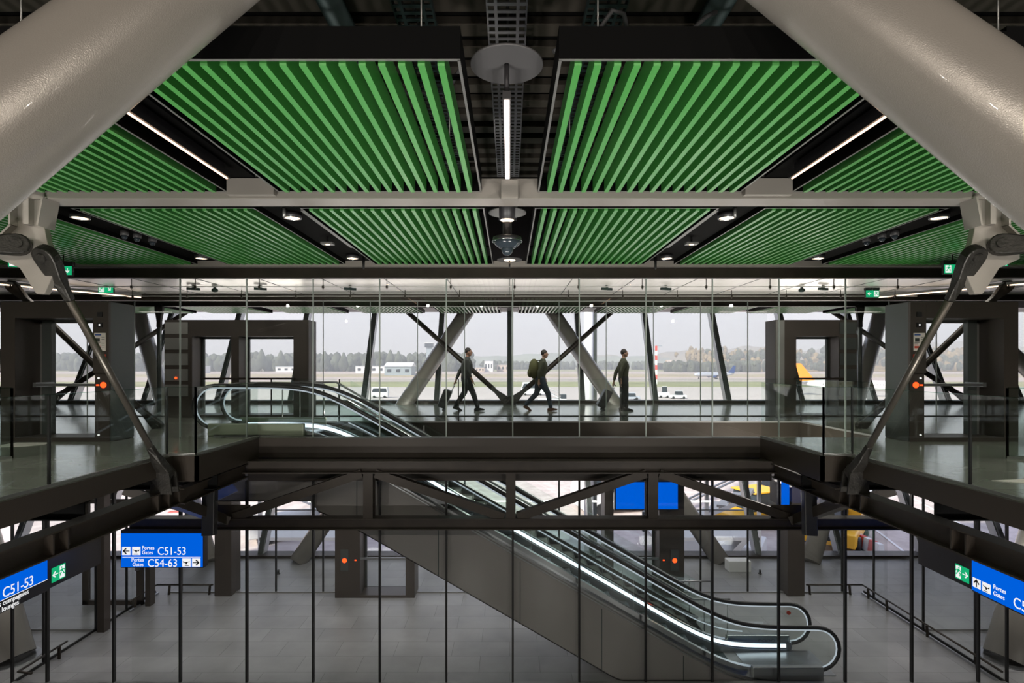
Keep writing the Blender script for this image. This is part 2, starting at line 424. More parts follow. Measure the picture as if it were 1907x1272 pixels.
# ================================================================ GLASS WALLS (structure)
NW = [0]
def pane(x0, x1, y0, y1, z0, z1, m='glass_clear'):
    NW[0] += 1
    return struct('window_%d' % NW[0], MB().box(x0, x1, y0, y1, z0, z1), m)
def nm(): NW[0] += 1; return 'window_%d' % NW[0]
JX = [.06 + 1.245 * k for k in range(-11, 12)]
def in_portal(a, b, lo, hi): return not (b <= lo + .02 or a >= hi - .02)
# front wall, upper storey: clear panes between thin grey joints
for a, b in zip(JX[:-1], JX[1:]):
    spans = [(a, b)]
    out = []
    for (p, q) in spans:
        if in_portal(p, q, -8.97, -7.07):
            if p < -8.97: out.append((p, -8.97))
            if q > -7.07: out.append((-7.07, q))
        elif in_portal(p, q, 7.07, 8.97):
            if p < 7.07: out.append((p, 7.07))
            if q > 8.97: out.append((8.97, q))
        else: out.append((p, q))
    for p, q in out:
        if q - p > .05: pane(p + .006, q - .006, GY - .008, GY + .008, .0, 2.98)
        up = pane(p + .006, q - .006, GY - .008, GY + .008, ZL + .07, -.83) if abs((p + q) / 2) < 9.3 else None
g = MB()
for x in JX:
    if abs(abs(x) - 8.0) > .95: g.box(x - .010, x + .010, GY - .014, GY + .014, 0, 2.98)
struct('trim_7', g, 'joint_grey')
g = MB()
for x in JX:
    if abs(x) < 9.5: g.box(x - .018, x + .018, GY - .02, GY + .04, ZL, -.81)
struct('trim_8', g, 'joint_black')
struct('trim_9', MB().box(-9.3, 9.3, GY - .03, GY + .03, ZL, ZL + .07), 'trim_grey')
# inner wall, both storeys, with narrow dark joints
for lo, hi, ps in ((0.02, 3.15, [(-8.9, -5.16), (6.8, 8.92)]), (ZL, -.5, [(-4.5, -2.45), (2.5, 4.6)])):
    for a, b in zip(JX[:-1], JX[1:]):
        if lo < 0 and (a < -9.1 or b > 9.2): continue
        out = [(a, b)]
        for (p0, p1) in ps:
            nx = []
            for (p, q) in out:
                if in_portal(p, q, p0, p1):
                    if p < p0 - .05: nx.append((p, p0))
                    if q > p1 + .05: nx.append((p1, q))
                else: nx.append((p, q))
            out = nx
        for p, q in out: pane(p + .005, q - .005, BY - .008, BY + .008, lo, hi)
    g = MB()
    for x in JX:
        if any(p0 - .1 < x < p1 + .1 for p0, p1 in ps): continue
        if lo < 0 and abs(x) > 9.1: continue
        r = .009 if lo >= 0 else .022
        g.box(x - r, x + r, BY - .014, BY + .014, lo, hi)
    struct('trim_10' if lo >= 0 else 'trim_11', g, 'joint_grey' if lo >= 0 else 'joint_black')
struct('trim_12', MB().box(-9, 9, BY - .03, BY + .03, ZL, ZL + .03), 'trim_grey')
# lower side walls and their joints
for s in (-1, 1):
    X0 = s * 9.35
    ys = [10.4, 11.1, 12.5, 14.2, 14.6] if s > 0 else [10.4, 11.1, 12.5, 13.5, 14.6]
    for a, b in zip(ys[:-1], ys[1:]):
        if s < 0 and a == 12.5: continue
        pane(X0 - .008, X0 + .008, a + .005, b - .005, ZL + .05, -.8)
    g = MB()
    for y in ys[:-1]: g.box(X0 - .02, X0 + .02, y - .02, y + .02, ZL, -.8)
    g.box(X0 - .015, X0 + .015, 10.4, 14.6, ZL, ZL + .05)
    struct('trim_13' if s < 0 else 'trim_14', g, 'joint_black')
    a, b = sorted((s * 9.4, s * 11.2))
    pane(a, b, 12.49, 12.506, ZL + .04, -.8)
    struct('trim_15' if s < 0 else 'trim_16', MB().box(a, b, 12.48, 12.52, ZL, ZL + .04), 'trim_grey')

# header above front glass
struct('beam', MB().box(-10.2, 10.2, GY - .06, GY + .10, 2.98, 3.15), 'steel_dark')
struct('beam', MB().box(-10.4, 10.4, 10.18, 10.30, 3.165, 3.27), 'column_paint')
# deep dark downstand and hung track above inner wall
struct('beam', MB().box(-13.5, 13.5, 13.72, 13.82, 2.96, 3.3), 'steel_dark')
struct('beam', MB().box(-13.5, 13.5, 15.5, 15.62, 3.0, 3.2), 'steel_dark')
struct('trim_17', MB().box(-13.5, 13.5, 15.44, 15.50, 3.125, 3.145), 'white_panel')
struct('trim_18', MB().box(-13.5, 13.5, 15.44, 15.50, 2.985, 3.005), 'white_panel')

# ================================================================ OUTER FACADE
FX = [i * 2.6 for i in range(-8, 9)]
NG = 'charcoal fins of the outward-leaning facade'
for i, x in enumerate(FX):
    z0, z1 = ZL, 3.45
    t = thing('facade_mullion', (x, fac_y(0), 0), 'tall dark mullion of the leaning window wall, %s' % (
        'central one where the ties meet' if abs(x) < .1 else 'number %d to the %s of centre' % (abs(i - 8), side(x))), 'mullion', NG)
    b = MB()
    for dx, wd in ((0, .07),):
        b.add([(x + sx_ * wd + dx, fac_y(z) + oy, z) for z in (z0, z1) for oy in (-.06, .34) for sx_ in (-1, 1)],
              [(0, 1, 3, 2), (4, 6, 7, 5), (0, 4, 5, 1), (1, 5, 7, 3), (3, 7, 6, 2), (2, 6, 4, 0)])
    b.build('fin', 'portal_side', t)
    b = MB()
    for q in (-.085, .085):
        b.add([(x + q + sx_ * .012, fac_y(z) + oy, z) for z in (z0, z1) for oy in (.0, .30) for sx_ in (-1, 1)],
              [(0, 1, 3, 2), (4, 6, 7, 5), (0, 4, 5, 1), (1, 5, 7, 3), (3, 7, 6, 2), (2, 6, 4, 0)])
    b.build('clamp_rail', 'steel_satin', t)
def lean(x0, x1, z0, z1, oy=.36, th=.02):
    return MB().add([(x, fac_y(z) + oy + t_, z) for z in (z0, z1) for t_ in (0, th) for x in (x0, x1)],
                    [(0, 1, 3, 2), (4, 6, 7, 5), (0, 4, 5, 1), (1, 5, 7, 3), (3, 7, 6, 2), (2, 6, 4, 0)])
for a, b in zip(FX[:-1], FX[1:]):
    struct(nm(), lean(a + .03, b - .03, .02, 3.45), 'glass_facade')
    struct(nm(), lean(a + .03, b - .03, ZL + .02, -.45), 'glass_facade')
s_ = MB(); s_.box(-22, 22, 19.45, 20.0, 0, .10); struct('sill', s_, 'steel_dark')
s_ = MB(); s_.box(-22, 22, 17.15, 17.6, ZL, ZL + .09); struct('sill', s_, 'steel_dark')
struct('beam', MB().box(-22, 22, 19.5, 19.95, -.5, 0), 'steel_dark')

def rod(name, a, b, r, fork_a=True, fork_b=True, label='', group=None, m='rod_bronze', plane='y', fs=1.0, nodes=()):
    """a tie rod with forged spade ends: > bar, fork, pin"""
    a = Vector(a); b = Vector(b); d = (b - a).normalized(); t = thing(name, b if b.z < a.z else a, label, 'tie rod', group)
    L = (b - a).length; sl = .42 * fs
    pa = a + d * sl if fork_a else a; pb = b - d * sl if fork_b else b
    MB().tube([pa, pb], r, 16).build('bar', m, t)
    side_v = Vector((0, 1, 0)) if plane == 'y' else Vector((1, 0, 0))
    u = d.cross(side_v).normalized(); n = u.cross(d).normalized()
    for on, p, q in ((fork_a, a, d), (fork_b, b, -d)):
        if not on: continue
        prof = [(-.085, .0), (-.078, .033), (-.06, .06), (-.033, .078), (0, .085), (.05, .083), (.12, .072), (.20, .056), (.30, .042), (.42, .0)]
        hw = [max(w_, 0) for _, w_ in prof]
        pts = [(s * fs, w_ * fs) for s, w_ in prof]
        m_ = MB(); top = []; 
        outline = [(s, w_) for s, w_ in pts[:-1]] + [(sl, r)] + [(sl, -r)] + [(s, -w_) for s, w_ in reversed(pts[1:-1])]
        th = .045 * fs
        n1 = len(outline)
        vs = [p + q * s + u * w_ - n * (th if s < .25 * fs else r * .9) for s, w_ in outline] + [p + q * s + u * w_ + n * (th if s < .25 * fs else r * .9) for s, w_ in outline]
        m_.add(vs, [tuple(range(n1)), tuple(range(2 * n1 - 1, n1 - 1, -1))] + [(k, (k + 1) % n1, n1 + (k + 1) % n1, n1 + k) for k in range(n1)])
        m_.build('fork', 'forged', t, bevel=.012 * fs)
        MB().tube([p - n * th * 1.5, p + n * th * 1.5], .035 * fs, 16).build('pin', 'forged', t)
    return t

# white A-frame tubes and ties of the facade
def yo(z): return fac_y(z) - .55
for cxx, tg in ((0, 'meeting above the central mullion'), (-15.6, 'at the outer left bay'), (15.6, 'at the outer right bay')):
    for s in (-1, 1):
        t = MB().tube([(cxx + s * 1.58, yo(3.4) + .1, 3.4), (cxx + s * 6.45, yo(ZL) + .1, ZL)], .27, 28)
        o = t.build('facade_strut', 'column_paint')
        tag(o, 'pale round facade strut, %s leg of the inverted V %s' % (side(s), tg), 'strut', 'slanting tubes along the facade')
        if abs(cxx + s * 3.9) < 13:
            rod('facade_tie', (cxx + s * 3.75, yo(3.3) - .42, 3.3), (cxx + s * .12, yo(.12) - .42, .16), .085, False, True,
                'dark steel tie rising %s from the node %s' % (side(s), 'at the foot of the central mullion' if cxx == 0 else tg), 'dark ties crossing the facade', 'steel_dark', 'y', 1.6)
    n_ = thing('tie_node', (cxx, yo(0) - .42, 0), 'dark steel node on the floor where two ties meet %s' % ('at the central mullion' if cxx == 0 else tg), 'bracket')
    MB().prism([(cxx - .2, .0), (cxx + .2, 0), (cxx + .22, .22), (cxx, .32), (cxx - .22, .22)], 'y', yo(0) - .45, yo(0) - .39).build('gusset', 'forged', n_)
    MB().box(cxx - .22, cxx + .22, yo(0) - .6, yo(0) - .2, 0, .03).build('base_plate', 'forged', n_)
for s in (-1, 1):   # hanger rods standing between the two glass walls
    rod('hanger_rod', (s * 9.75, 15.4, 2.95), (s * 9.95, 15.7, .0), .06, True, False, 'green-grey hanger rod with spade head behind the %s gate portal' % side(s), 'hanger rods behind the portals', 'portal_side', 'y', 1.3)

# ================================================================ NEAR WHITE TUBES
def tube_from_edges(e1, e2, D, tmin, tmax, flip):
    r = lambda p: Vector(((p[0] - CX) / F, 1, (HY - p[1]) / F))
    n1 = r(e1[0]).cross(r(e1[1])).normalized(); n2 = r(e2[0]).cross(r(e2[1])).normalized()
    d = n1.cross(n2).normalized()
    if d.z < 0: d = -d
    # bisecting direction from the camera to the axis
    m1 = r(((e1[0][0] + e1[1][0]) / 2, (e1[0][1] + e1[1][1]) / 2)); m2 = r(((e2[0][0] + e2[1][0]) / 2, (e2[0][1] + e2[1][1]) / 2))
    p1 = (m1 - d * m1.dot(d)).normalized(); p2 = (m2 - d * m2.dot(d)).normalized()
    b = (p1 + p2).normalized(); ang = p1.angle(p2) / 2
    dist = (D / 2) / math.sin(ang)
    c = Vector((0, 0, EYE)) + b * dist
    return c + d * tmin, c + d * tmax
for s, E in ((-1, (((0, 65), (95, 0)), ((0, 412), (485, 0)))), (1, (((1777, 0), (1907, 88)), ((1387, 0), (1907, 430))))):
    a, b = tube_from_edges(E[0], E[1], .50, -2.6, 4.2, s)
    n = 24
    o = MB().tube([a + (b - a) * i / n for i in range(n + 1)], .25, 64).build('tubular_column', 'column_paint')
    tag(o, 'huge pale painted round column slanting across the upper %s corner' % side(s), 'column', 'slanting tubular columns close to the camera')
for s in (-1, 1):   # feet of other slanting columns on the lower floor
    t = thing('tubular_column', (s * 10.15, 11.3, ZL), 'pale round column foot standing on the lower floor below the %s hanging sign' % side(s), 'column', 'column feet on the lower floor')
    MB().tube([(s * 10.15, 11.3, ZL), (s * 11.95, 12.0, ZL + 3.6)], .38, 40).build('shaft', 'column_paint', t)
    MB().tube([(s * 10.15, 11.3, ZL), (s * 10.15, 11.3, ZL + .02)], .47, 40).build('base_ring', 'steel_satin', t)

# ================================================================ SLATTED CEILING PANELS
def slat_panel(x0, x1, y0, y1, z, hf, n=17, first=.12):
    """frame with green slats running away from the camera"""
    t = thing('slatted_ceiling_panel', ((x0 + x1) / 2, y0, z), '', 'ceiling panel')
    b = MB(); fr = MB(); th = .012
    b.box(x0, x1, y0, y0 + th, z, z + hf); b.box(x0, x1, y1 - th, y1, z, z + hf)
    b.box(x0, x0 + th, y0, y1, z, z + hf); b.box(x1 - th, x1, y0, y1, z, z + hf)
    b.build('frame', 'steel_black', t)
    w2 = .018
    fr.box(x0, x1, y0 - .002, y0 + w2, z - .004, z); fr.box(x0, x1, y1 - w2, y1, z - .004, z)
    fr.box(x0, x0 + w2, y0, y1, z - .004, z); fr.box(x1 - w2, x1, y0, y1, z - .004, z)
    fr.build('rim', 'trim_grey', t)
    sl = MB()
    m = (x1 - x0 - 2 * first) / (n - 1)
    for i in range(n):
        xc = x0 + first + i * m
        sl.box(xc - .022, xc + .022, y0 + .03, y1 - .05, z - .024, z + .13)
    sl.build('slats', 'slat_green', t)
    cr = MB()
    for yy in (y0 + (y1 - y0) * .2, y0 + (y1 - y0) * .8): cr.box(x0, x1, yy, yy + .03, z + .15, z + .18)
    cr.build('carrier_rail', 'steel_black', t)
    return t
def hang_rods(t, x0, x1, y0, y1, z, zt=4.3):
    h = MB()
    for x in (x0 + .3, x1 - .3):
        for y in (y0 + .4, y1 - .4): h.tube([(x, y, z), (x, y, zt)], .006, 6)
    h.build('suspension_wire', 'trim_grey', t)
PZ = 3.21
PC = {1.39: 'next to the central gap', 4.11: 'second from the central gap', 6.83: 'third from the central gap', 9.55: 'outermost, fourth from the central gap'}
GRP = 'green slatted ceiling panels'
row1 = slat_panel(-1.09, 1.09, 3.36, 5.93, PZ, .20); hang_rods(row1, -1.09, 1.09, 3.36, 5.93, PZ + .2)
row2 = slat_panel(-1.09, 1.09, 6.54, 10.17, PZ, .15)
row3 = slat_panel(-1.09, 1.09, 17.3, 19.75, PZ, .12)
def place(p, xs, rowname, y0):
    first = True
    for c in xs:
        for s in (-1, 1):
            lb = 'green slatted panel, %s ceiling row, %s side, %s' % (rowname, side(s), PC.get(c, '%d from the gap' % 5))
            if first: p.location.x = s * c; p['label'] = lb; p['group'] = GRP; first = False
            else: dup(p, (s * c, y0, PZ), lb, GRP)
place(row1, (1.39, 4.11), 'nearest', 3.36)
place(row2, (1.39, 4.11, 6.83, 9.55), 'middle', 6.54)
PC[12.27] = 'fifth from the central gap'
place(row3, (1.39, 4.11, 6.83, 9.55, 12.27), 'far small', 17.3)

# main beam between the rows, gap soffits
b = MB(); b.box(-5.25, 5.25, 5.95, 6.24, 3.14, 3.36)
tag(b.build('ceiling_beam', 'column_paint', bevel=.006), 'long pale painted steel beam between the nearest and middle slatted panels', 'beam')
struct('beam', MB().box(-10.4, 10.4, 6.32, 6.5, 3.23, 3.5), 'steel_black')
g = MB()
for s in (-1, 1):
    for x0, x1 in ((2.5, 3.0), (5.22, 5.72), (7.94, 8.44)):
        a, c = sorted((s * x0, s * x1)); g.box(a, c, 6.5, 10.16, 3.27, 3.33)
struct('ceiling', g, 'steel_black')
tag(MB().box(-.09, .09, 5.80, 5.94, 3.1, 3.30).build('beam_bracket', 'column_paint', bevel=.005), 'small square pale bracket on the ceiling beam behind the central light', 'bracket')
for s in (-1, 1):
    a, c = sorted((s * 2.50, s * 3.0))
    tag(MB().box(a, c, 5.86, 5.93, 3.16, 3.33).build('beam_stub', 'column_paint'), 'pale cross plate closing the %s light trough at the ceiling beam' % side(s), 'plate')

# white node brackets with tie rods
for s in (-1, 1):
    t = thing('steel_node', (s * 5.2, 6.05, 3.14), 'pale cast node under the %s beam end holding two tie rods' % side(s), 'bracket', 'cast nodes at the beam ends')
    pl = [(4.97, 3.14), (5.34, 3.14), (5.33, 2.84), (5.52, 2.68), (5.52, 2.50), (5.30, 2.40), (5.12, 2.12), (5.03, 2.12), (4.95, 2.3), (4.90, 2.45), (5.0, 2.68), (5.03, 2.83)]
    MB().prism([(s * x, z) for x, z in pl], 'y', 5.98, 6.06).build('gusset', 'column_paint', t, bevel=.008)
    f = MB(); f.beam((s * 4.98, 6.0, 3.14), (s * 5.035, 6.0, 2.84), .22, .022, (1, 0, 0)); f.beam((s * 5.33, 6.0, 3.14), (s * 5.33, 6.0, 2.85), .22, .022, (1, 0, 0))
    f.beam((s * 5.33, 6.0, 2.85), (s * 5.52, 6.0, 2.66), .20, .022, (1, 0, 0)); f.beam((s * 5.17, 5.95, 3.14), (s * 5.17, 5.95, 2.86), .08, .06, (1, 0, 0))
    f.build('stiffener', 'column_paint', t)
    rod('tie_rod', (s * 4.95, 5.90, 2.52), (s * 4.94, 7.92, -.20), .042, True, True,
        'long bronze tie rod from the %s ceiling node down to the gallery edge' % side(s), 'tie rods of the gallery edge', 'rod_bronze', 'y', 1.3)
    rod('tie_rod', (s * 5.22, 5.88, 2.63), (s * 7.3, 4.6, 2.35), .045, True, False,
        'short tie rod leaving the %s ceiling node outwards, out of frame' % side(s), 'tie rods leaving the nodes outwards', 'rod_bronze', 'y', 1.3)
    # second rod further out
    rod('tie_rod', (s * 10.35, 11.5, 3.0), (s * 7.5, 11.8, .05), .065, True, True,
        'dark diagonal tie rod crossing behind the %s front gate portal' % side(s), 'rods behind the front portals', 'steel_dark', 'y', 1.3)
    # anchor at the girder end
    a = thing('rod_anchor', (s * 4.98, 7.95, -.3), 'dark clevis anchor at the foot of the %s tie rod' % side(s), 'bracket', 'clevis anchors')
    for dy in (-.055, .04):
        MB().prism([(s * 4.78, -.48), (s * 5.10, -.48), (s * 5.07, -.20), (s * 4.99, -.09), (s * 4.90, -.09), (s * 4.82, -.20)], 'y', 7.92 + dy * 1.7, 7.945 + dy * 1.7).build('cheek_plate', 'forged', a)

# ================================================================ TRUSS AND GIRDERS
t = thing('steel_truss', (0, 9.9, -1.57), 'dark steel truss spanning the void below the upper floor', 'truss')
TY = 9.9
c = MB(); c.ibeam((-4.75, TY, -.46), (4.75, TY, -.46), .27, .22, .02); c.build('top_chord', 'steel_dark', t)
c = MB(); c.ibeam((-6.8, TY, -1.47), (7.4, TY, -1.47), .24, .20, .02); c.build('bottom_chord', 'steel_dark', t)
pw = 2.53
xs = [.02 + pw * k for k in (-2, -1, 0, 1, 2)]
for x in xs[1:4]:
    m = MB(); m.box(x - .085, x + .085, TY - .10, TY - .085, -1.38, -.56); m.box(x - .085, x + .085, TY + .085, TY + .10, -1.38, -.56); m.box(x - .008, x + .008, TY - .09, TY + .09, -1.38, -.56)
    m.build('vertical', 'steel_dark', t)
for k in range(4):
    lo, hi = (xs[k], xs[k + 1]) if k % 2 == 0 else (xs[k + 1], xs[k])
    d = 1 if hi > lo else -1
    m = MB(); m.beam((lo + d * .12, TY, -1.36), (hi - d * .12, TY, -.58), .15, .15, (0, 1, 0)); m.build('diagonal', 'steel_dark', t)
for x in (xs[0] + .1, xs[4] - .1):
    MB().box(x - .3, x + .3, TY - .01, TY + .01, -1.40, -1.15).build('gusset_plate', 'steel_dark', t)
for s in (-1, 1):
    g = thing('steel_girder', (s * 5.05, 8.35, -.62), 'dark steel girder running under the edge of the %s gallery floor' % side(s), 'girder', 'girders under the gallery edges')
    m = MB(); m.ibeam((s * 5.05, -2, -.60), (s * 5.05, 8.35, -.60), .22, .27, .018); m.build('flanged_beam', 'steel_dark', g)
    nb = MB(); nb.ibeam((s * 4.95, 8.3, -.62), (s * 4.72, 9.85, -.52), .16, .24, .016); nb.build('notch_beam', 'steel_dark', g)
    for y in (8.30, 8.05, 7.8, 6.2, 6.0):
        MB().box(s * 5.05 - .105, s * 5.05 + .105, y - .012, y + .012, -.71, -.49).build('stiffener', 'steel_dark', g)
    st = MB(); st.beam((s * 5.1, 8.4, -.72), (s * 5.05, TY - .1, -1.40), .16, .16); st.beam((s * 6.2, 8.9, -.66), (s * 4.98, TY - .1, -1.40), .14, .14)
    tag(st.build('knee_brace', 'steel_dark'), 'dark sloping braces from the %s girder end to the truss foot' % side(s), 'brace', 'braces at the truss ends')
    cb = MB(); cb.ibeam((s * 4.7, 8.9, -.52), (s * 9, 8.9, -.52), .2, .24, .018); cb.ibeam((s * 5.3, 6.9, -.46), (s * 10, 6.9, -.46), .18, .22, .018)
    cb.ibeam((s * 6.9, 1, -.5), (s * 6.9, 10.2, -.5), .18, .24, .018)
    tag(cb.build('floor_beam', 'steel_black'), 'black cross beams under the %s gallery floor' % side(s), 'beam', 'beams under the galleries')
    # loudspeaker column hung at the truss end
    L = thing('column_loudspeaker', (s * 5.1, 9.4, -1.6), 'tall narrow black loudspeaker hanging at the %s end of the truss' % side(s), 'loudspeaker', 'loudspeakers on the truss ends')
    MB().beam((s * 4.95, 9.12, -1.46), (s * 5.0, 9.24, -.74), .21, .13, (0, 1, 0)).build('housing', 'rubber', L, bevel=.015)
    MB().beam((s * 5.0, 9.24, -.74), (s * 5.0, 9.24, -.36), .05, .05).build('bracket', 'steel_dark', L)
# ducts under the slab
for i, (y, z, r) in enumerate(((12.9, -.75, .16), (17.5, -.85, .22))):
    tag(MB().tube([(-12, y, z), (-5.6, y, z)], r, 16).build('pipe', 'duct'), 'dark round duct under the upper floor %s the inner glass wall' % ('before' if i == 0 else 'beyond'), 'duct')

# ================================================================ BALUSTRADES
def bal(p0, p1, label, h=1.02, m='glass_side'):
    p0 = Vector(p0); p1 = Vector(p1); d = (p1 - p0).normalized(); n = Vector((-d.y, d.x, 0)) * .009
    t = thing('glass_balustrade', (p0 + p1) / 2, label, 'balustrade', 'glass balustrades of the upper floor')
    def slab(a, b, z0, z1, q):
        vs = [a - q, b - q, b + q, a + q]
        return MB().add([(v.x, v.y, z0) for v in vs] + [(v.x, v.y, z1) for v in vs], [(0, 3, 2, 1), (4, 5, 6, 7), (0, 1, 5, 4), (1, 2, 6, 5), (2, 3, 7, 6), (3, 0, 4, 7)])
    slab(p0 + d * .01, p1 - d * .01, 0.0, h, n).build('pane', m, t)
    slab(p0 + d * .01, p1 - d * .01, h, h + .006, n * 1.05).build('polished_edge', 'glass_edge', t)
    MB().box(p0.x - .012, p0.x + .012, p0.y - .012, p0.y + .012, 0, h).build('joint', 'joint_black', t)
    slab(p0, p1, -.0, .035, n * 2).build('shoe', 'trim_grey', t)
    return t
for s in (-1, 1):
    S = side(s); e = 5.08
    bal((s * e, 8.2, 0), (s * e, 6.1, 0), 'glass balustrade pane at the %s gallery edge beside the tie rod foot' % S)
    bal((s * e, 6.1, 0), (s * e, 3.6, 0), 'glass balustrade pane nearest the camera on the %s gallery edge' % S)
    bal((s * 4.70, 8.28, 0), (s * e, 8.2, 0), 'narrow glass balustrade pane across the notch of the %s gallery edge' % S)
    bal((s * 4.70, 8.28, 0), (s * 4.70, 10.32, 0), 'glass balustrade pane running from the %s notch to the front glass wall' % S)
    bal((s * 7.2, 8.0, 0), (s * 9.6, 8.0, 0), 'glass barrier pane in front of the %s gate portal' % S)
    bal((s * 7.2, 8.0, 0), (s * 8.2, 6.4, 0), 'angled glass barrier pane before the %s gate portal' % S)
bal((-5.6, 13.0, 0), (-4.05, 13.0, 0), 'glass balustrade pane behind the top of the escalator')
bal((-4.0, 13.0, 0), (-1.2, 13.0, 0), 'glass balustrade pane along the far side of the escalator well, beside its top')
bal((-1.2, 13.0, 0), (2.6, 13.0, 0), 'glass balustrade pane along the far side of the well, below the walking people')
bal((2.6, 13.0, 0), (6.85, 13.0, 0), 'glass balustrade pane along the far side of the well, towards the right portal')
bal((6.85, 13.0, 0), (6.85, 10.4, 0), 'glass balustrade pane closing the right end of the escalator well')

# ================================================================ ESCALATOR
X1, X2, TS = -3.72, 4.33, .5774
def soft(u, k=.28): return k * math.log1p(math.exp(u / k)) if u / k < 40 else u
def z0f(x): return max(ZL, -TS * (soft(x - X1) - soft(x - X2))) if x < X2 + 2 else -TS * (soft(x - X1) - soft(x - X2))
def path(xa, xb, h, Y, n=70): return [(xa + (xb - xa) * i / n, Y, z0f(xa + (xb - xa) * i / n) + h) for i in range(n + 1)]
def band(xa, xb, h0, h1, y0, y1, n=70):
    m = MB(); vs = []; 
    for i in range(n + 1):
        x = xa + (xb - xa) * i / n; z = z0f(x)
        vs += [(x, y0, z + h0), (x, y1, z + h0), (x, y1, z + h1), (x, y0, z + h1)]
    fs = [(0, 1, 2, 3), (4 * n + 3, 4 * n + 2, 4 * n + 1, 4 * n)]
    for i in range(n):
        a = 4 * i
        for k in range(4): fs.append((a + k, a + 4 + k, a + 4 + (k + 1) % 4, a + (k + 1) % 4))
    return m.add(vs, fs)
esc = thing('escalator', (0, 11.14, ZL), 'long escalator with glass sides and lit rails descending to the lower hall', 'escalator')
R = .41
for Y, nm_ in ((10.62, 'near'), (11.66, 'far')):
    pts = []
    for i in range(11):   # left newel, from below round to the top
        a = -PI / 2 - PI * i / 10
        pts.append((-5.66 + R * math.cos(a), Y, .96 - R + R * math.sin(a)))
    pts += path(-5.55, 5.85, .96, Y, 90)
    for i in range(11):
        a = PI / 2 - PI * i / 10
        pts.append((5.92 + R * math.cos(a), Y, ZL + .96 - R + R * math.sin(a)))
    hr = MB().tube(pts, .038, 10).build('handrail', 'rubber', esc); label_part(hr, 'black moving handrail')
    C = Vector((0, Y, 0)); inner = []
    for p in pts: inner.append(p)
    # light rail just inside the handrail loop
    off = []
    P = [Vector(p) for p in pts]
    for i, p in enumerate(P):
        d = (P[min(i + 1, len(P) - 1)] - P[max(i - 1, 0)]).normalized(); n = Vector((d.z, 0, -d.x)); off.append(p + n * .05)
    lr = MB().tube(off, .014, 8).build('handrail_light', 'led_rail', esc); label_part(lr, 'thin white light line under the handrail')
    # glass: polygon strip between skirt and rail
    m = MB(); vs = []; xsn = [-6.02 + (6.28 + 6.02) * i / 110 for i in range(111)]
    for x in xsn:
        top = z0f(x) + .93; bot = z0f(x) + .12
        if x < -5.66: q = math.sqrt(max(0, (R - .03) ** 2 - (x + 5.66) ** 2)); top = .55 + q; bot = .55 - q
        if x > 5.92: q = math.sqrt(max(0, (R - .03) ** 2 - (x - 5.92) ** 2)); top = ZL + .55 + q; bot = ZL + .55 - q
        vs += [(x, Y - .006, bot), (x, Y + .006, bot), (x, Y + .006, top), (x, Y - .006, top)]
    fs = [(0, 1, 2, 3), tuple(4 * 110 + k for k in (3, 2, 1, 0))]
    for i in range(110):
        a = 4 * i
        for k in range(4): fs.append((a + k, a + 4 + k, a + 4 + (k + 1) % 4, a + (k + 1) % 4))
    m.add(vs, fs).build('balustrade_glass', 'glass_side', esc)
    sk = band(-5.68, 5.92, .02, .17, Y - .05, Y + .05).build('skirt_deck', 'steel_bright', esc); label_part(sk, 'polished steel skirt deck')
    if nm_ == 'far':
        led = band(-5.5, 5.8, .07, .145, Y - .062, Y - .052).build('skirt_light', 'led_strip', esc); label_part(led, 'bright white light strip along the skirt')
        band(-5.5, 5.8, -.16, .04, Y - .09, Y - .05).build('inner_skirt', 'steel_satin', esc)
        band(-3.4, 4.9, .36, .385, Y - .014, Y - .007).build('skirt_light_reflection', 'led_rail', esc)  # glowing band stands in for a light line reflected in the glass
    else:
        led = band(-5.5, 5.8, .07, .13, Y + .052, Y + .062).build('skirt_light', 'led_strip', esc)
        band(-5.5, 5.8, -.16, .04, Y + .05, Y + .09).build('inner_skirt', 'steel_satin', esc)
    for k in range(9):
        x = -3.5 + k * .98
        MB().beam((x, Y - .008, z0f(x) + .17), (x + .0, Y - .008, z0f(x) + .9), .006, .006).build('glass_joint', 'joint_grey', esc) if k in (2, 4, 6) else None
# side cladding and soffit of the escalator truss
o = band(X1, 4.9, -.98, .03, 10.50, 10.53, 80); 
def clad(y0, y1, nm_):
    m = MB(); n = 90; vs = []
    xa, xb = -5.7, 5.95
    for i in range(n + 1):
        x = xa + (xb - xa) * i / n; top = z0f(x) + .03; bot = max(ZL + .0, z0f(x) - 1.30 if x > X1 else -1.24)
        if x < X1: bot = max(-1.24, z0f(x) - 1.24)
        bot = min(bot, top - .02)
        vs += [(x, y0, bot), (x, y1, bot), (x, y1, top), (x, y0, top)]
    fs = [(0, 1, 2, 3), (4 * n + 3, 4 * n + 2, 4 * n + 1, 4 * n)]
    for i in range(n):
        a = 4 * i
        for k in range(4): fs.append((a + k, a + 4 + k, a + 4 + (k + 1) % 4, a + (k + 1) % 4))
    return m.add(vs, fs).build(nm_, 'cladding', esc)
label_part(clad(10.50, 10.54, 'side_cladding'), 'smooth grey side cladding'); clad(11.74, 11.78, 'side_cladding')
so = MB(); n = 60; vs = []
for i in range(n + 1):
    x = -5.7 + 9.6 * i / n; z = -1.24 if x < X1 else max(ZL, z0f(x) - 1.30)
    vs += [(x, 10.5, z), (x, 11.78, z), (x, 11.78, z + .02), (x, 10.5, z + .02)]
fs = [(0, 1, 2, 3), (4 * n + 3, 4 * n + 2, 4 * n + 1, 4 * n)]
for i in range(n):
    a = 4 * i
    for k in range(4): fs.append((a + k, a + 4 + k, a + 4 + (k + 1) % 4, a + (k + 1) % 4))
so.add(vs, fs).build('soffit', 'cladding', esc)
j = MB()
for k in range(6):
    x = -2.9 + k * 1.55; j.box(x - .006, x + .006, 10.494, 10.50, max(ZL, z0f(x) - 1.28), z0f(x) - .12)
j.build('cladding_joint', 'duct', esc)
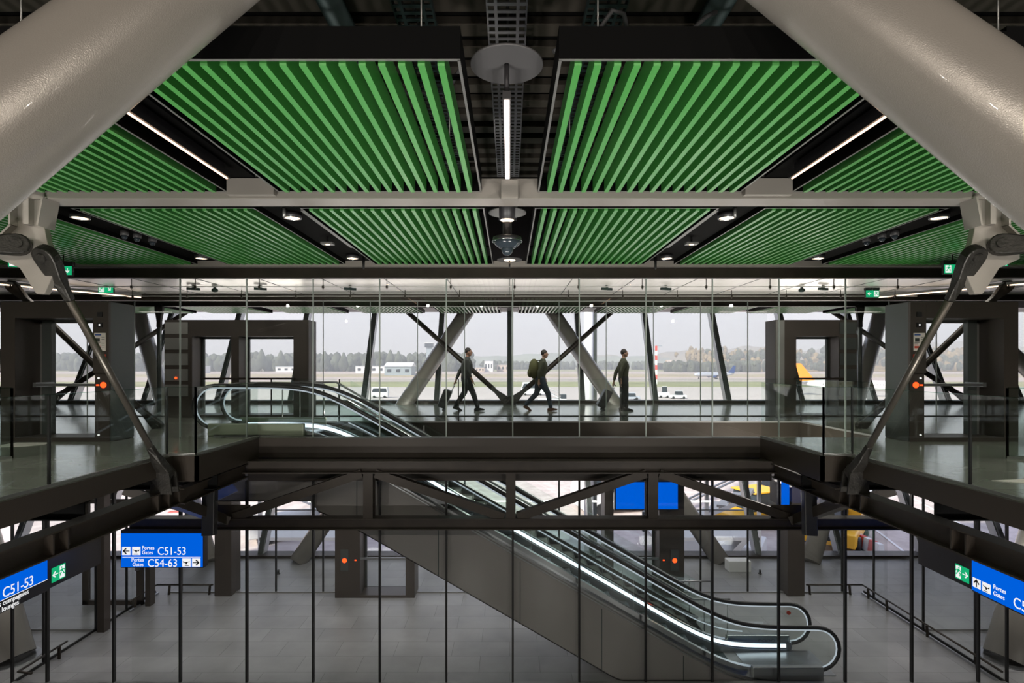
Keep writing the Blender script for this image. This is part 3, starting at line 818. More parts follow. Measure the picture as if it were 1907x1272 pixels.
# outer deck lines
band(-5.6, 5.9, -.06, -.03, 10.48, 10.50).build('edge_moulding', 'steel_satin', esc)
band(-5.6, 5.9, .0, .035, 10.46, 10.58).build('outer_deck', 'steel_satin', esc)
pl = MB(); pl.box(-5.72, -3.9, 10.46, 10.57, .0, .24); pl.box(-5.72, -3.9, 11.7, 11.8, 0, .24)
label_part(pl.build('top_plinth', 'plinth_green', esc, bevel=.02), 'green-grey metal plinth at the upper landing')
pl = MB(); pl.box(4.6, 5.95, 10.46, 10.57, ZL, ZL + .28); pl.box(4.6, 5.93, 11.7, 11.8, ZL, ZL + .28)
pl.build('bottom_plinth', 'steel_satin', esc, bevel=.02)
MB().box(-5.4, -3.9, 10.67, 11.61, -.03, .008).build('landing_plate', 'steel_satin', esc)
MB().box(4.7, 6.3, 10.67, 11.61, ZL, ZL + .012).build('landing_plate', 'steel_satin', esc)
x = -3.95
while x < 4.75:
    zt = z0f(x + .2) - .13
    m = MB(); m.box(x, x + .4, 10.72, 11.56, zt - .02, zt); m.box(x, x + .015, 10.72, 11.56, zt - .20, zt)
    m.build('step', 'duct', esc); x += .4
# no-entry and prohibition pictograms on the lower skirt
for k in range(4):
    cx_ = 5.25 + k * .09; ring = [(cx_ + .032 * math.cos(a), 11.595, ZL + .22 + .032 * math.sin(a)) for a in [2 * PI * q / 16 for q in range(16)]]
    MB().tube(ring, .005, 6, closed=True).build('pictogram', 'rubber', esc)
bt = MB().tube([(5.86, 11.60, ZL + .80), (5.86, 11.63, ZL + .80)], .04, 16).build('stop_symbol', 'paper_red', esc)

# staircase behind the escalator
stc = thing('staircase', (0, 12.4, ZL), 'staircase with glass sides and tubular handrails behind the escalator', 'staircase')
n = 28; rise = -ZL / n; run = 8.05 / n
fl_ = MB()
for i in range(n):
    x = X1 + run * i; z = -rise * (i + 1)
    m = MB(); m.box(x, x + run + .02, 11.95, 12.9, z - .03, z); m.box(x - .01, x + .01, 11.95, 12.9, z, z + rise)
    m.build('step', 'floor_stone', stc)
for Y in (11.93, 12.93):
    m = MB(); m.beam((X1, Y, -.12), (X2, Y, ZL - .02), .04, .32); m.build('stringer', 'portal_dark', stc)
    MB().tube([(-4.9, Y, .95), (-4.05, Y, .95), (3.95, Y, ZL + .95), (4.75, Y, ZL + .95)], .024, 10).build('handrail', 'steel_satin', stc)
    g = MB(); g.add([(X1, Y - .006, .0), (X1, Y + .006, 0), (X1, Y + .006, 1.0), (X1, Y - .006, 1.0), (X2, Y - .006, ZL), (X2, Y + .006, ZL), (X2, Y + .006, ZL + 1.0), (X2, Y - .006, ZL + 1.0)],
                    [(0, 1, 2, 3), (7, 6, 5, 4), (0, 4, 5, 1), (1, 5, 6, 2), (2, 6, 7, 3), (3, 7, 4, 0)]); g.build('side_glass', 'glass_side', stc)
    for x in (-4.9, -4.0, -2, 0, 2, 4.2, 4.7):
        z = min(0, max(ZL, -TS * (x - X1))); m = MB(); m.tube([(x, Y, z), (x, Y, z + .93)], .012, 8); m.build('post', 'steel_satin', stc)
MB().beam((X1, 12.42, -.35), (X2 - .2, 12.42, ZL - .02), .9, .05).build('underside', 'cladding', stc)

# ================================================================ GATE PORTALS
def portal(name, xo0, xo1, y0, y1, zb, zt, op, label, side_glass=None, bar=None, m='portal_dark', header=.29, sill=.07):
    """op: list of (x0,x1) openings"""
    t = thing(name, ((xo0 + xo1) / 2, y0, zb), label, 'gate portal')
    MB().box(xo0, xo1, y0, y1, zt - header, zt).build('header', m, t)
    edges = [xo0] + [v for o_ in op for v in o_] + [xo1]
    for i in range(0, len(edges), 2):
        MB().box(edges[i], edges[i + 1], y0, y1, zb, zt - header).build('jamb', m, t)
    for (a, b) in op:
        MB().box(a, b, y0, y1, zb, zb + sill).build('threshold', m, t)
        mid = (y0 + y1) / 2
        d = MB(); d.box(a + .05, b - .05, y1 - .06, y1 - .045, zb + sill, zt - header); 
        dl = d.build('door', 'glass_clear', t)
        f = MB(); f.box(a, a + .05, y1 - .09, y1 - .02, zb + sill, zt - header); f.box(b - .05, b, y1 - .09, y1 - .02, zb + sill, zt - header)
        f.box(a, b, y1 - .09, y1 - .02, zt - header - .05, zt - header); f.build('door_frame', 'trim_grey' if header < .3 else 'portal_side', dl)
    return t
for s in (-1, 1):
    a, b = sorted((s * 8.97, s * 7.05)); o0, o1 = sorted((s * 8.72, s * 7.31))
    t = portal('gate_portal', a, b, 9.75, 10.36, 0, 2.47, [(o0, o1)], 'dark gate portal with push bar in the front glass wall, %s one' % side(s))
    t['group'] = 'gate portals in the front glass wall'
    cx_ = s * 7.18
    side_pl = sorted((s * 7.05, s * 7.035))
    MB().box(side_pl[0], side_pl[1], 9.76, 10.36, 0.01, 2.46).build('side_panel', 'portal_side', t)
    pa = sorted((s * 7.31, s * 7.03))
    cp = MB().box(pa[0], pa[1], 9.70, 9.755, 1.21, 2.46).build('control_panel', 'portal_dark', t, bevel=.004)
    for k, z in enumerate((2.24, 2.055)):
        q = MB().box(cx_ - .045, cx_ + .045, 9.685, 9.70, z - .04, z + .04).build('sensor', 'rubber', cp)
        if k: MB().tube([(cx_, 9.684, z), (cx_, 9.68, z)], .015, 12).build('lens', 'sign_white', q)
    nx = cx_
    no = MB().box(nx - .1, nx + .1, 9.692, 9.70, 1.60, 1.915).build('notice', 'paper', cp); label_part(no, 'printed notice with red and blue blocks')
    n2 = MB(); n2.box(nx - .085, nx + .02, 9.689, 9.692, 1.87, 1.895); n2.build('heading', 'paper_blue', no)
    n2 = MB(); n2.box(nx - .085, nx + .01, 9.689, 9.692, 1.645, 1.685); n2.box(nx - .085, nx - .03, 9.689, 9.692, 1.70, 1.71); n2.build('red_block', 'paper_red', no)
    n2 = MB(); n2.box(nx - .075, nx, 9.689, 9.692, 1.76, 1.82)
    for k in range(6): n2.box(nx + .03, nx + .085, 9.689, 9.692, 1.66 + k * .035, 1.668 + k * .035)
    for k in range(3): n2.box(nx - .085, nx - .02 + .02 * k, 9.689, 9.692, 1.725 + k * .012, 1.731 + k * .012)
    n2.build('small_print', 'portal_side', no)
    rb = MB().box(cx_ - s * .075 - .035, cx_ - s * .075 + .035, 9.68, 9.70, 1.44, 1.54); rb.build('break_glass_box', 'paper_red', cp, bevel=.005)
    MB().tube([(cx_ + s * .05, 9.70, 1.50), (cx_ + s * .05, 9.68, 1.50)], .033, 20).build('push_button', 'rubber', cp)
    lp = MB().tube([(cx_ - s * .02, 9.752, 1.0), (cx_ - s * .02, 9.742, 1.0)], .052, 20).build('signal_lamp', 'red_light', t); label_part(lp, 'glowing red signal lamp')
    MB().box(cx_ + s * .08 - .025, cx_ + s * .08 + .025, 9.745, 9.752, .985, 1.01).build('indicator', 'red_light', t)
    MB().tube([(cx_ + s * .06, 9.75, 1.12), (cx_ + s * .06, 9.735, 1.12)], .016, 12).build('key_switch', 'sign_white', t)
    MB().tube([(cx_ + s * .06, 9.75, .12), (cx_ + s * .06, 9.735, .12)], .016, 12).build('floor_sensor', 'sign_white', t)
    ba = sorted((s * 8.42, s * 7.31))
    MB().box(ba[0], ba[1], 9.78, 9.82, .975, 1.025).build('push_bar', 'steel_satin', t, bevel=.008)
    MB().box(s * 8.42 - .03, s * 8.42 + .03, 9.8, 10.2, .96, 1.04).build('bar_mount', 'steel_satin', t)
    # inner reveal: pale door post
    ip = sorted((s * 8.62, s * 8.45)); MB().box(ip[0], ip[1], 10.2, 10.3, .07, 2.17).build('inner_post', 'portal_side', t)
t = portal('gate_portal', -8.86, -5.16, 14.2, 14.75, 0, 2.51, [(-8.15, -7.15), (-6.95, -5.55)], 'wide dark gate portal in the inner glass wall behind the escalator top', header=.42)
MB().box(-7.9, -5.5, 14.13, 14.17, .98, 1.03).build('push_bar', 'steel_dark', t)
l_ = MB()
for k in range(5): l_.box(-8.84, -8.25, 14.18, 14.2, .55 + k * .4, .85 + k * .4)
l_.build('ribbed_panel', 'trim_grey', t)
MB().tube([(-8.55, 14.17, 1.02), (-8.55, 14.16, 1.02)], .03, 12).build('signal_lamp', 'red_light', t)
t = portal('gate_portal', 6.82, 8.92, 14.2, 14.75, 0, 2.51, [(7.36, 8.45)], 'dark gate portal in the inner glass wall to the right of the well', header=.42)
MB().box(7.3, 8.6, 14.13, 14.17, .98, 1.03).build('push_bar', 'steel_dark', t)
l_ = MB()
for k in range(5): l_.box(8.47, 8.9, 14.18, 14.2, .55 + k * .4, .85 + k * .4)
l_.build('ribbed_panel', 'portal_side', t)
MB().box(6.83, 7.05, 14.18, 14.2, .02, 2.5).build('pale_panel', 'trim_grey', t)
# lower hall
for s in (-1, 1):
    a, b = sorted((s * 4.5, s * 2.45)); o0, o1 = sorted((s * 3.86, s * 2.68))
    t = portal('gate_portal', a, b, 14.25, 14.85, ZL, -1.6, [(o0, o1)], 'dark lower floor gate portal %s' % ('under the escalator slope, red lamp lit' if s < 0 else 'behind the escalator foot, red lamp lit'), header=.3)
    t['group'] = 'gate portals of the lower hall'
    lp = MB().tube([(s * 4.30 - s * .05, 14.245, -3.68), (s * 4.25, 14.23, -3.68)], .06, 20).build('signal_lamp', 'red_light', t)
    MB().box(s * 3.97 - .02, s * 3.97 + .02, 14.24, 14.25, -3.69, -3.66).build('indicator', 'red_light', t)
    MB().box(s * 4.25 - .10, s * 4.25 + .10, 14.235, 14.25, -3.95, -3.40).build('control_panel', 'portal_side', t)
    MB().tube([(s * 4.1, 14.24, -2.35), (s * 4.1, 14.22, -2.35)], .07, 16).build('loudspeaker_grille', 'rubber', t)
    MB().box(o0, o1, 14.3, 14.34, -3.68, -3.63).build('push_bar', 'steel_satin', t)
    c = MB(); ca = sorted((s * 7.66, s * 7.22)); c.box(ca[0], ca[1], 14.35, 14.85, ZL, -.5)
    tag(c.build('hall_post', 'portal_dark', bevel=.01), 'broad dark metal post in the lower inner glass wall, %s side' % side(s), 'post', 'broad posts of the inner wall')
    # bumper rails along the lower side walls
    X = s * 9.22
    r = thing('bumper_rail', (X, 12.4, ZL), 'low steel bumper rail along the %s glass side of the lower hall' % side(s), 'rail', 'bumper rails of the lower hall')
    ya = 10.35 if s > 0 else 13.4
    MB().tube([(X, ya, ZL + .26), (X, 14.45, ZL + .26)], .022, 8).build('rail', 'steel_dark', r)
    MB().tube([(X, 14.45, ZL + .26), (s * 7.75, 14.45, ZL + .26)], .022, 8).build('rail', 'steel_dark', r)
    MB().box(min(X, X + .03), max(X, X + .03), ya, 14.5, ZL, ZL + .05).build('kick_plate', 'steel_satin', r)
    for p in ([(X, y) for y in (10.9, 12.2, 13.5, 14.2)] if s > 0 else [(X, 13.6), (X, 14.2)]) + [(s * 8.9, 14.45), (s * 7.85, 14.45)]:
        MB().beam((p[0], p[1], ZL), (p[0] - s * .04, p[1] - .03, ZL + .27), .05, .03).build('stanchion', 'steel_dark', r)
r = thing('bumper_rail', (-9.2, 10.9, ZL), 'short steel bumper rail at the near left corner of the lower hall', 'rail')
MB().tube([(-8.9, 10.3, ZL + .26), (-9.2, 10.35, ZL + .26), (-9.2, 11.5, ZL + .26)], .022, 8).build('rail', 'steel_dark', r)
MB().beam((-9.2, 11.3, ZL), (-9.2, 11.3, ZL + .27), .05, .03).build('stanchion', 'steel_dark', r)
# corner post and open glass door at left
tag(MB().box(-9.25, -9.09, 12.4, 12.6, ZL, -.8).build('hall_post', 'portal_dark', bevel=.008), 'dark square post of the open glass door beneath the hanging gate sign', 'post')
d = thing('glass_door', (-9.9, 13.8, ZL), 'open glass door with a dark frame left of the hanging gate sign', 'door')
f = MB(); f.box(-10.65, -10.5, 13.78, 13.86, ZL + .02, -2.0); f.box(-9.3, -9.15, 13.78, 13.86, ZL + .02, -2.0); f.box(-10.65, -9.15, 13.78, 13.86, ZL + .02, ZL + .14); f.box(-10.65, -9.15, 13.78, 13.86, -2.1, -2.0)
f.build('frame', 'portal_dark', d); MB().box(-10.5, -9.3, 13.81, 13.825, ZL + .14, -2.1).build('pane', 'glass_clear', d)
MB().box(-9.28, -9.2, 13.7, 13.78, -3.75, -3.55).build('handle', 'steel_satin', d)
tag(MB().box(-9.06, -8.94, 13.75, 13.95, ZL, -.8).build('hall_post', 'portal_dark'), 'narrow dark post beside the open glass door frame', 'post')

# ================================================================ SIGNS
BX, BUP = (1, 0, 0), (0, 0, 1)
t = thing('gate_sign', (-6.27, 10.0, -1.63), 'blue lit hanging gate sign reading C51-53 and C54-63 below the truss', 'sign')
MB().box(-7.02, -5.52, 9.98, 10.12, -2.31, -1.63).build('housing', 'sign_black', t, bevel=.006)
plate('face', [[(-.735, -.665), (.735, -.665), (.735, -.055), (-.735, -.055)]], (-6.27, 9.979, -1.63), BX, BUP, 'sign_blue', t)
FY = 9.972
plate('divider_line', [[(-.71, -.487), (.70, -.487), (.70, -.478), (-.71, -.478)]], (-6.27, FY, -1.63), BX, BUP, 'sign_white', t)
lettering('C51-53', .20, (-6.35, FY, -2.07), BX, BUP, 'sign_white', t, .86)
lettering('C54-63', .20, (-6.53, FY, -2.285), BX, BUP, 'sign_white', t, .90)
lettering('Portes', .095, (-6.63, FY, -1.975), BX, BUP, 'sign_white', t, .9); lettering('Gates', .095, (-6.63, FY, -2.06), BX, BUP, 'sign_white', t, .9)
lettering('Portes', .095, (-6.82, FY, -2.19), BX, BUP, 'sign_white', t, .9); lettering('Gates', .095, (-6.80, FY, -2.275), BX, BUP, 'sign_white', t, .9)
for (cx_, cz, kind, ang) in ((-6.91, -2.0, 'a', PI), (-6.73, -2.0, 'p', 0), (-5.825, -2.21, 'p', 0), (-5.65, -2.21, 'a', 0)):
    ic = plate('pictogram_field', sq(cx_ + 6.27, cz + 1.63, .15), (-6.27, FY, -1.63), BX, BUP, 'sign_white', t)
    plate('pictogram', arrow_polys(cx_ + 6.27, cz + 1.63, .15, ang) if kind == 'a' else plane_polys(cx_ + 6.27, cz + 1.63, .15, -1 if cx_ < -6 else 1), (-6.27, FY - .004, -1.63), BX, BUP, 'sign_black', ic)
for x in (-6.85, -5.7): MB().box(x - .02, x + .02, 10.03, 10.07, -1.63, -1.5).build('hanger', 'steel_dark', t)

for s in (-1, 1):
    X = s * 7.5; Rv = (0, 1, 0) if s < 0 else (0, -1, 0)
    t = thing('gate_sign', (X, 8.2, -1.7), ('blue and black lit sign in the lower left corner reading C51-53 over lounge directions' if s < 0 else 'blue lit sign in the lower right corner with an up arrow and gate C54'), 'sign')
    a, b = sorted((X, X + s * .14))
    MB().box(a, b, 8.97, 10.15, -2.29, -1.60).build('blank_panel', 'sign_black', t)
    MB().box(a, b, 5.4, 8.97, -2.31, -1.60).build('housing', 'sign_black', t)
    fx = X - s * .001
    O = (fx, 0, 0)
    def yy(y): return y if s < 0 else -y
    def rect(y0, y1, z0, z1):
        p, q = sorted((yy(y0), yy(y1))); return [(p, z0), (q, z0), (q, z1), (p, z1)]
    if s < 0:
        plate('face', [rect(5.45, 8.97, -2.12, -1.64)], O, Rv, BUP, 'sign_blue', t)
        plate('divider_line', [rect(5.45, 8.97, -2.13, -2.12)], (fx, 0, 0), Rv, BUP, 'sign_white', t, .004)
        lx = fx - s * .006
        lettering('C51-53', .21, (lx, 8.17, -2.095), Rv, BUP, 'sign_white', t, .85)
        lettering('Portes', .095, (lx, 7.88, -2.0), Rv, BUP, 'sign_white', t, .85); lettering('Gates', .095, (lx, 7.88, -2.09), Rv, BUP, 'sign_white', t, .85)
        lettering('Salons compagnies', .105, (lx, 8.62, -2.205), Rv, BUP, 'sign_white', t, .9, align='RIGHT')
        lettering('Airline lounges', .105, (lx, 8.45, -2.295), Rv, BUP, 'sign_white', t, .9, align='RIGHT')
        ey = 9.19
    else:
        plate('face', [rect(5.45, 8.97, -2.29, -1.64)], O, Rv, BUP, 'sign_blue', t)
        lx = fx - s * .006
        for (cy, kind) in ((8.87, 'a'), (8.69, 'p')):
            ic = plate('pictogram_field', sq(-cy, -2.15, .15), (lx, 0, 0), Rv, BUP, 'sign_white', t)
            plate('pictogram', arrow_polys(-cy, -2.15, .15, PI / 2) if kind == 'a' else plane_polys(-cy, -2.15, .15, -1), (lx - s * .004, 0, 0), Rv, BUP, 'sign_black', ic)
        lettering('Portes', .10, (lx, 8.57, -2.11), Rv, BUP, 'sign_white', t, .85); lettering('Gates', .10, (lx, 8.57, -2.21), Rv, BUP, 'sign_white', t, .85)
        lettering('C54-63', .22, (lx, 8.23, -2.24), Rv, BUP, 'sign_white', t, .85)
        ey = 9.16
    e_ = thing('exit_sign', (X, ey, -2.1), 'green emergency exit sign on the black panel of the %s corner sign' % side(s), 'exit sign', 'exit signs on the corner signs')
    plate('face', [rect(ey - .14, ey + .14, -2.22, -1.98)], (fx - s * .004, 0, 0), Rv, BUP, 'exit_green', e_)
    man_c = yy(ey) + .07 if s < 0 else yy(ey) - .07
    ar_c = yy(ey) - .07 if s < 0 else yy(ey) + .07
    f_ = plate('pictogram_field', [[(man_c - .05, -2.2), (man_c + .05, -2.2), (man_c + .05, -2.0), (man_c - .05, -2.0)]], (fx - s * .008, 0, 0), Rv, BUP, 'sign_white', e_)
    plate('running_figure', man_polys(man_c, -2.1, .2, 1 if s > 0 else -1), (fx - s * .012, 0, 0), Rv, BUP, 'exit_green', f_)
    plate('arrow', arrow_polys(ar_c, -2.1, .14, PI if s < 0 else 0), (fx - s * .008, 0, 0), Rv, BUP, 'sign_white', e_)

def exit_sign(px, py, Y, w_, ang, label, flip=False, skew=0):
    c = at(px, py, Y); h = w_ * .52
    Rv = Vector((math.cos(skew), math.sin(skew), 0)); N = Vector((Rv.y, -Rv.x, 0))
    t = thing('exit_sign', c, label, 'exit sign', 'green exit signs hanging under the ceiling')
    b = MB(); b.beam(c - Rv * w_ / 2 - N * .03, c + Rv * w_ / 2 - N * .03, .05, h + .02); b.build('housing', 'sign_black', t)
    MB().beam(c - Rv * (w_ / 2 + .01) - N * .03 + Vector((0, 0, h / 2 + .04)), c + Rv * (w_ / 2 + .01) - N * .03 + Vector((0, 0, h / 2 + .04)), .06, .07).build('lamp_bar', 'sign_black', t)
    MB().tube([c + Vector((0, 0, h / 2)), (c.x, c.y, 3.2)], .008, 6).build('hanger', 'steel_dark', t)
    o = c + N * .0
    plate('face', [[(-w_ / 2, -h / 2), (w_ / 2, -h / 2), (w_ / 2, h / 2), (-w_ / 2, h / 2)]], o, Rv, BUP, 'exit_green', t)
    k = 1 if flip else -1
    f_ = plate('pictogram_field', [[(k * w_ * .27 - w_ * .17, -h * .42), (k * w_ * .27 + w_ * .17, -h * .42), (k * w_ * .27 + w_ * .17, h * .42), (k * w_ * .27 - w_ * .17, h * .42)]], o + N * .004, Rv, BUP, 'sign_white', t)
    plate('running_figure', man_polys(k * w_ * .27, 0, h * .95, 1 if not flip else -1), o + N * .008, Rv, BUP, 'exit_green', f_)
    plate('arrow', arrow_polys(-k * w_ * .25, 0, w_ * .34, ang), o + N * .004, Rv, BUP, 'sign_white', t)
exit_sign(118, 504, 9.2, .28, -PI / 2, 'green exit sign with a down arrow near the left portal')
exit_sign(37, 489, 8.2, .27, 0, 'green exit sign with a sideways arrow behind the left ceiling node', skew=.45)
exit_sign(197, 538, 12.5, .33, -PI / 4, 'small green exit sign with a diagonal arrow above the left portal')
exit_sign(1774, 501, 9.2, .28, -PI / 2, 'green exit sign with a down arrow near the right portal')
exit_sign(1855, 488, 8.2, .27, PI, 'green exit sign with a sideways arrow behind the right ceiling node', True, -.45)
exit_sign(1625, 547, 12.5, .30, PI, 'small green exit sign with a left arrow above the right portal', True)

# screens in the lower hall
t = thing('display_screen', (at(1204, 922, 13.3)), 'plain blue display screen hanging behind the truss diagonals', 'screen')
a = at(1147, 898, 13.3); b = at(1262, 948, 13.3)
MB().box(a.x - .03, b.x + .03, 13.3, 13.4, b.z - .03, a.z + .04).build('housing', 'sign_black', t); MB().box(a.x, b.x, 13.29, 13.3, b.z, a.z).build('screen', 'sign_blue', t)
MB().box(b.x + .02, b.x + .14, 13.3, 13.42, b.z, -.6).build('arm', 'sign_black', t)
t = thing('display_screen', at(1463, 922, 12.0), 'narrow blue edge of a display screen beside the right loudspeaker', 'screen')
a = at(1457, 893, 12.0); b = at(1470, 950, 12.0); MB().box(a.x, b.x, 12.0, 12.05, b.z, a.z).build('screen', 'sign_blue', t); MB().box(b.x, b.x + .05, 12.0, 12.9, b.z, a.z).build('housing', 'sign_black', t)
t = thing('ladder', (9.95, 12.0, 0), 'narrow steel ladder standing behind the right front gate portal', 'ladder')
for q in (-.09, .09): MB().tube([(9.98 + q, 12.0, 0), (9.98 + q, 12.0, 2.25)], .014, 8).build('stile', 'steel_satin', t)
for k in range(8): MB().tube([(9.89, 12.0, .2 + k * .27), (10.07, 12.0, .2 + k * .27)], .010, 6).build('rung', 'steel_satin', t)
tag(MB().prism([(-8.62, 9.05), (-8.05, 9.2), (-7.9, 9.4), (-8.0, 9.62), (-8.55, 9.6)], 'z', .001, .006).build('pale_patch', 'paper'), 'pale sheet lying on the floor before the left gate portal', 'patch')  # thin pale shape laid just above the floor
tag(MB().prism([(5.62, 6.45), (6.3, 6.1), (6.5, 6.35), (6.2, 6.55)], 'z', .001, .006).build('pale_patch', 'paper'), 'pale sheet lying on the right gallery floor behind the balustrade', 'patch')  # another thin pale shape just above the floor
# small floor things of the lower corridor
t = tag(MB().box(4.65 + 1.7, 4.65 + 2.35, 16.0, 16.35, ZL, ZL + .32).build('white_box', 'paint_white', bevel=.02), 'white box standing on the lower floor by the facade', 'box')
for i, (x, lb) in enumerate(((7.2, 'beside the white box'), (-6.65, 'behind the left portal'))):
    t = thing('floor_bollard', (x, 15.9, ZL), 'tiny black floor post ' + lb, 'bollard'); MB().cyl((x, 15.9), .05, ZL, ZL + .02, 12).build('base', 'rubber', t); MB().cyl((x, 15.9), .03, ZL + .02, ZL + .12, 12).build('post', 'rubber', t)

# ================================================================ CEILING FITTINGS
LG = 'linear lamps between the near slatted panels'
for x, lb in ((0, 'hanging from a grey disc in the central gap'), (-2.80, 'in the left trough between slatted panels'), (2.80, 'in the right trough between slatted panels')):
    t = thing('linear_light', (x, 4.7, 3.2), 'long thin glowing lamp ' + lb, 'light', LG)
    xo = x - .02 if x == 0 else x
    MB().box(xo - .03, xo + .03, 3.85, 5.50, 3.205, 3.26).build('housing', 'sign_black', t)
    hw_ = .019 if x == 0 else .008
    MB().box(xo - hw_, xo + hw_, 3.87, 5.48, 3.195, 3.205).build('diffuser', 'lamp_white' if x == 0 else 'lamp_warm', t)
    if x == 0:
        MB().tube([(xo, 3.88, 3.25), (xo, 3.88, 3.46)], .018, 10).build('suspension_rod', 'sign_black', t)
        MB().tube([(xo, 3.9, 3.46), (xo, 3.9, 3.475)], .255, 48).build('canopy_disc', 'disc_grey', t)
        MB().tube([(xo, 5.4, 3.25), (xo, 5.4, 4.3)], .006, 8).build('suspension_wire', 'trim_grey', t)
    else: MB().box(xo - .02, xo + .02, 4.0, 5.4, 3.26, 3.32).build('mount', 'sign_black', t)
# black trough shells beside the side lamps
for s in (-1, 1):
    g = MB(); a, c = sorted((s * 2.70, s * 3.02)); g.box(a, c, 3.36, 5.86, 3.34, 3.38)
    struct('trim_19' if s < 0 else 'trim_20', g, 'steel_black')
def tray(x, z, y0, y1, w_, label, tm='tray_zinc'):
    t = thing('cable_tray', (x, y0, z), label, 'cable tray', 'zinc cable trays above the ceiling')
    m = MB()
    for q in (-1, 1):
        m.box(x + q * w_ / 2 - .006, x + q * w_ / 2 + .006, y0, y1, z, z + .06)
        m.box(x + q * w_ * .28 - .012, x + q * w_ * .28 + .012, y0, y1, z - .004, z + .004)
    m.build('side_rail', tm, t)
    r = MB(); y = y0
    while y < y1: r.box(x - w_ / 2, x + w_ / 2, y, y + .035, z - .002, z + .006); y += .085
    r.build('rungs', tm, t)
    c = MB()
    for q in (-.08, .0, .07): c.tube([(x + q * w_ / .28, y0, z + .03), (x + q * w_ / .28 + .01, (y0 + y1) / 2, z + .035), (x + q * w_ / .28, y1, z + .03)], .012, 6)
    c.build('cables', 'cable', t)
tray(-.02, 3.95, 1.5, 10, .29, 'zinc ladder cable tray running down the central ceiling gap')
tray(-2.60, 3.37, 3.3, 5.9, .16, 'narrow cable tray in the left light trough')
tray(2.60, 3.37, 3.3, 5.9, .16, 'narrow cable tray in the right light trough')
tray(-.75, 4.1, 1.5, 9.5, .3, 'dim cable tray above the left central panel', 'duct')
tray(.75, 4.1, 1.5, 9.5, .3, 'dim cable tray above the right central panel', 'duct')
for x, y, r, lb in ((-2.2, 2.9, .10, 'black round duct crossing above the left near panel'), (2.6, 2.7, .10, 'black round duct crossing above the right near panel')):
    tag(MB().tube([(x * .62, 3.9, 4.12), (x * .62, 9, 4.12)], r, 14).build('air_duct', 'duct'), lb, 'duct', 'ducts above the panels')
for i, (x0, x1, y, z) in enumerate(((-1.6, -.4, 4.9, 3.8), (.35, 1.5, 4.2, 3.85), (-5, -2.6, 3.0, 3.8), (2.2, 6, 3.0, 3.8))):
    pts = [(x0 + (x1 - x0) * q / 12, y + .25 * math.sin(q * .9 + i), z + .07 * math.sin(q * 1.7)) for q in range(13)]
    tag(MB().tube(pts, .018, 7).build('cable_loop', 'cable'), 'loose black cable looping above the slats, run %s' % ('over the left near panel', 'over the right near panel', 'at the far left', 'at the far right', 'over the middle row')[i], 'cable', 'loose cables above the ceiling')
def downlight(x, y, label, power=8, zt=3.27, zb=3.21, r=.11):
    t = thing('downlight', (x, y, zt), label, 'downlight', 'round recessed downlights')
    MB().tube([(x, y, zb), (x, y, zt)], r, 28).build('housing', 'sign_black', t)
    ring = [(x + r * .92 * math.cos(a), y + r * .92 * math.sin(a), zb - .004) for a in [2 * PI * q / 28 for q in range(28)]]
    MB().tube(ring, .009, 6, closed=True).build('trim_ring', 'steel_bright', t)
    MB().tube([(x, y, zb - .004), (x, y, zb - .001)], r * .8, 24).build('lens', 'lens_warm', t)
    spot('downlight_lamp', (x, y, zb - .03), power)
for s in (-1, 1):
    S = side(s)
    downlight(s * 2.74, 6.98, 'downlight in the %s gap beside the inner middle panel, near end' % S)
    downlight(s * 5.42, 6.98, 'downlight in the outer %s gap, near end' % S)
    downlight(s * 2.73, 9.62, 'downlight in the %s gap beside the inner middle panel, far end' % S)
    downlight(s * 5.36, 9.62, 'downlight in the outer %s gap, far end' % S)
    t = thing('spotlight', (s * 2.73, 8.3, 3.1), 'small adjustable spotlight shining orange in the %s gap' % S, 'spotlight', 'square spotlights')
    MB().tube([(s * 2.73, 8.3, 3.27), (s * 2.73, 8.3, 3.19)], .015, 8).build('stem', 'sign_black', t)
    MB().box(s * 2.73 - .09, s * 2.73 + .09, 8.24, 8.36, 3.16, 3.19).build('head', 'trim_grey', t)
    MB().tube([(s * 2.73, 8.3, 3.157), (s * 2.73, 8.3, 3.16)], .03, 12).build('lens', 'spot_warm', t)
    # air grille at the gap side of the inner panel
    g = thing('air_grille', (s * 2.5, 8.0, 3.25), 'long slotted air grille along the %s gap of the middle row' % S, 'grille', 'air grilles of the middle row')
    MB().box(min(s * 2.49, s * 2.53), max(s * 2.49, s * 2.53), 6.7, 8.8, 3.215, 3.26).build('frame', 'trim_grey', g)
    m = MB()
    for k in range(40): m.box(min(s * 2.528, s * 2.536), max(s * 2.528, s * 2.536), 6.95 + k * .045, 6.97 + k * .045, 3.222, 3.252)
    m.build('slots', 'steel_black', g)
    # small detectors and cameras in outer gap
    for k, (x, y) in enumerate(((5.50, 7.9), (5.42, 8.05), (5.36, 8.3))):
        c = thing('ceiling_camera', (s * x, y, 3.2), 'small dome camera in the outer %s gap, %s of three' % (S, ('first', 'second', 'last')[k]), 'camera', 'dome cameras in the outer gaps')
        MB().tube([(s * x, y, 3.2), (s * x, y, 3.27)], .055, 16).build('base', 'disc_grey', c); MB().ell((s * x, y, 3.19), (.042, .042, .045)).build('dome', 'window_dark', c)
    tag(MB().tube([(s * 2.75, 6.75, 3.27), (s * 2.75, 6.75, 3.16)], .02, 10).build('sprinkler', 'trim_grey'), 'little sprinkler head in the %s gap beside the inner middle panel' % S, 'sprinkler', 'sprinklers')
    tag(MB().tube([(s * 2.60, 9.85, 3.27), (s * 2.60, 9.85, 3.10), (s * 2.6, 9.86, 3.06)], [.025, .02, .012], 10).build('sprinkler', 'rubber'), 'black sprinkler head at the far end of the %s gap' % S, 'sprinkler', 'sprinklers')
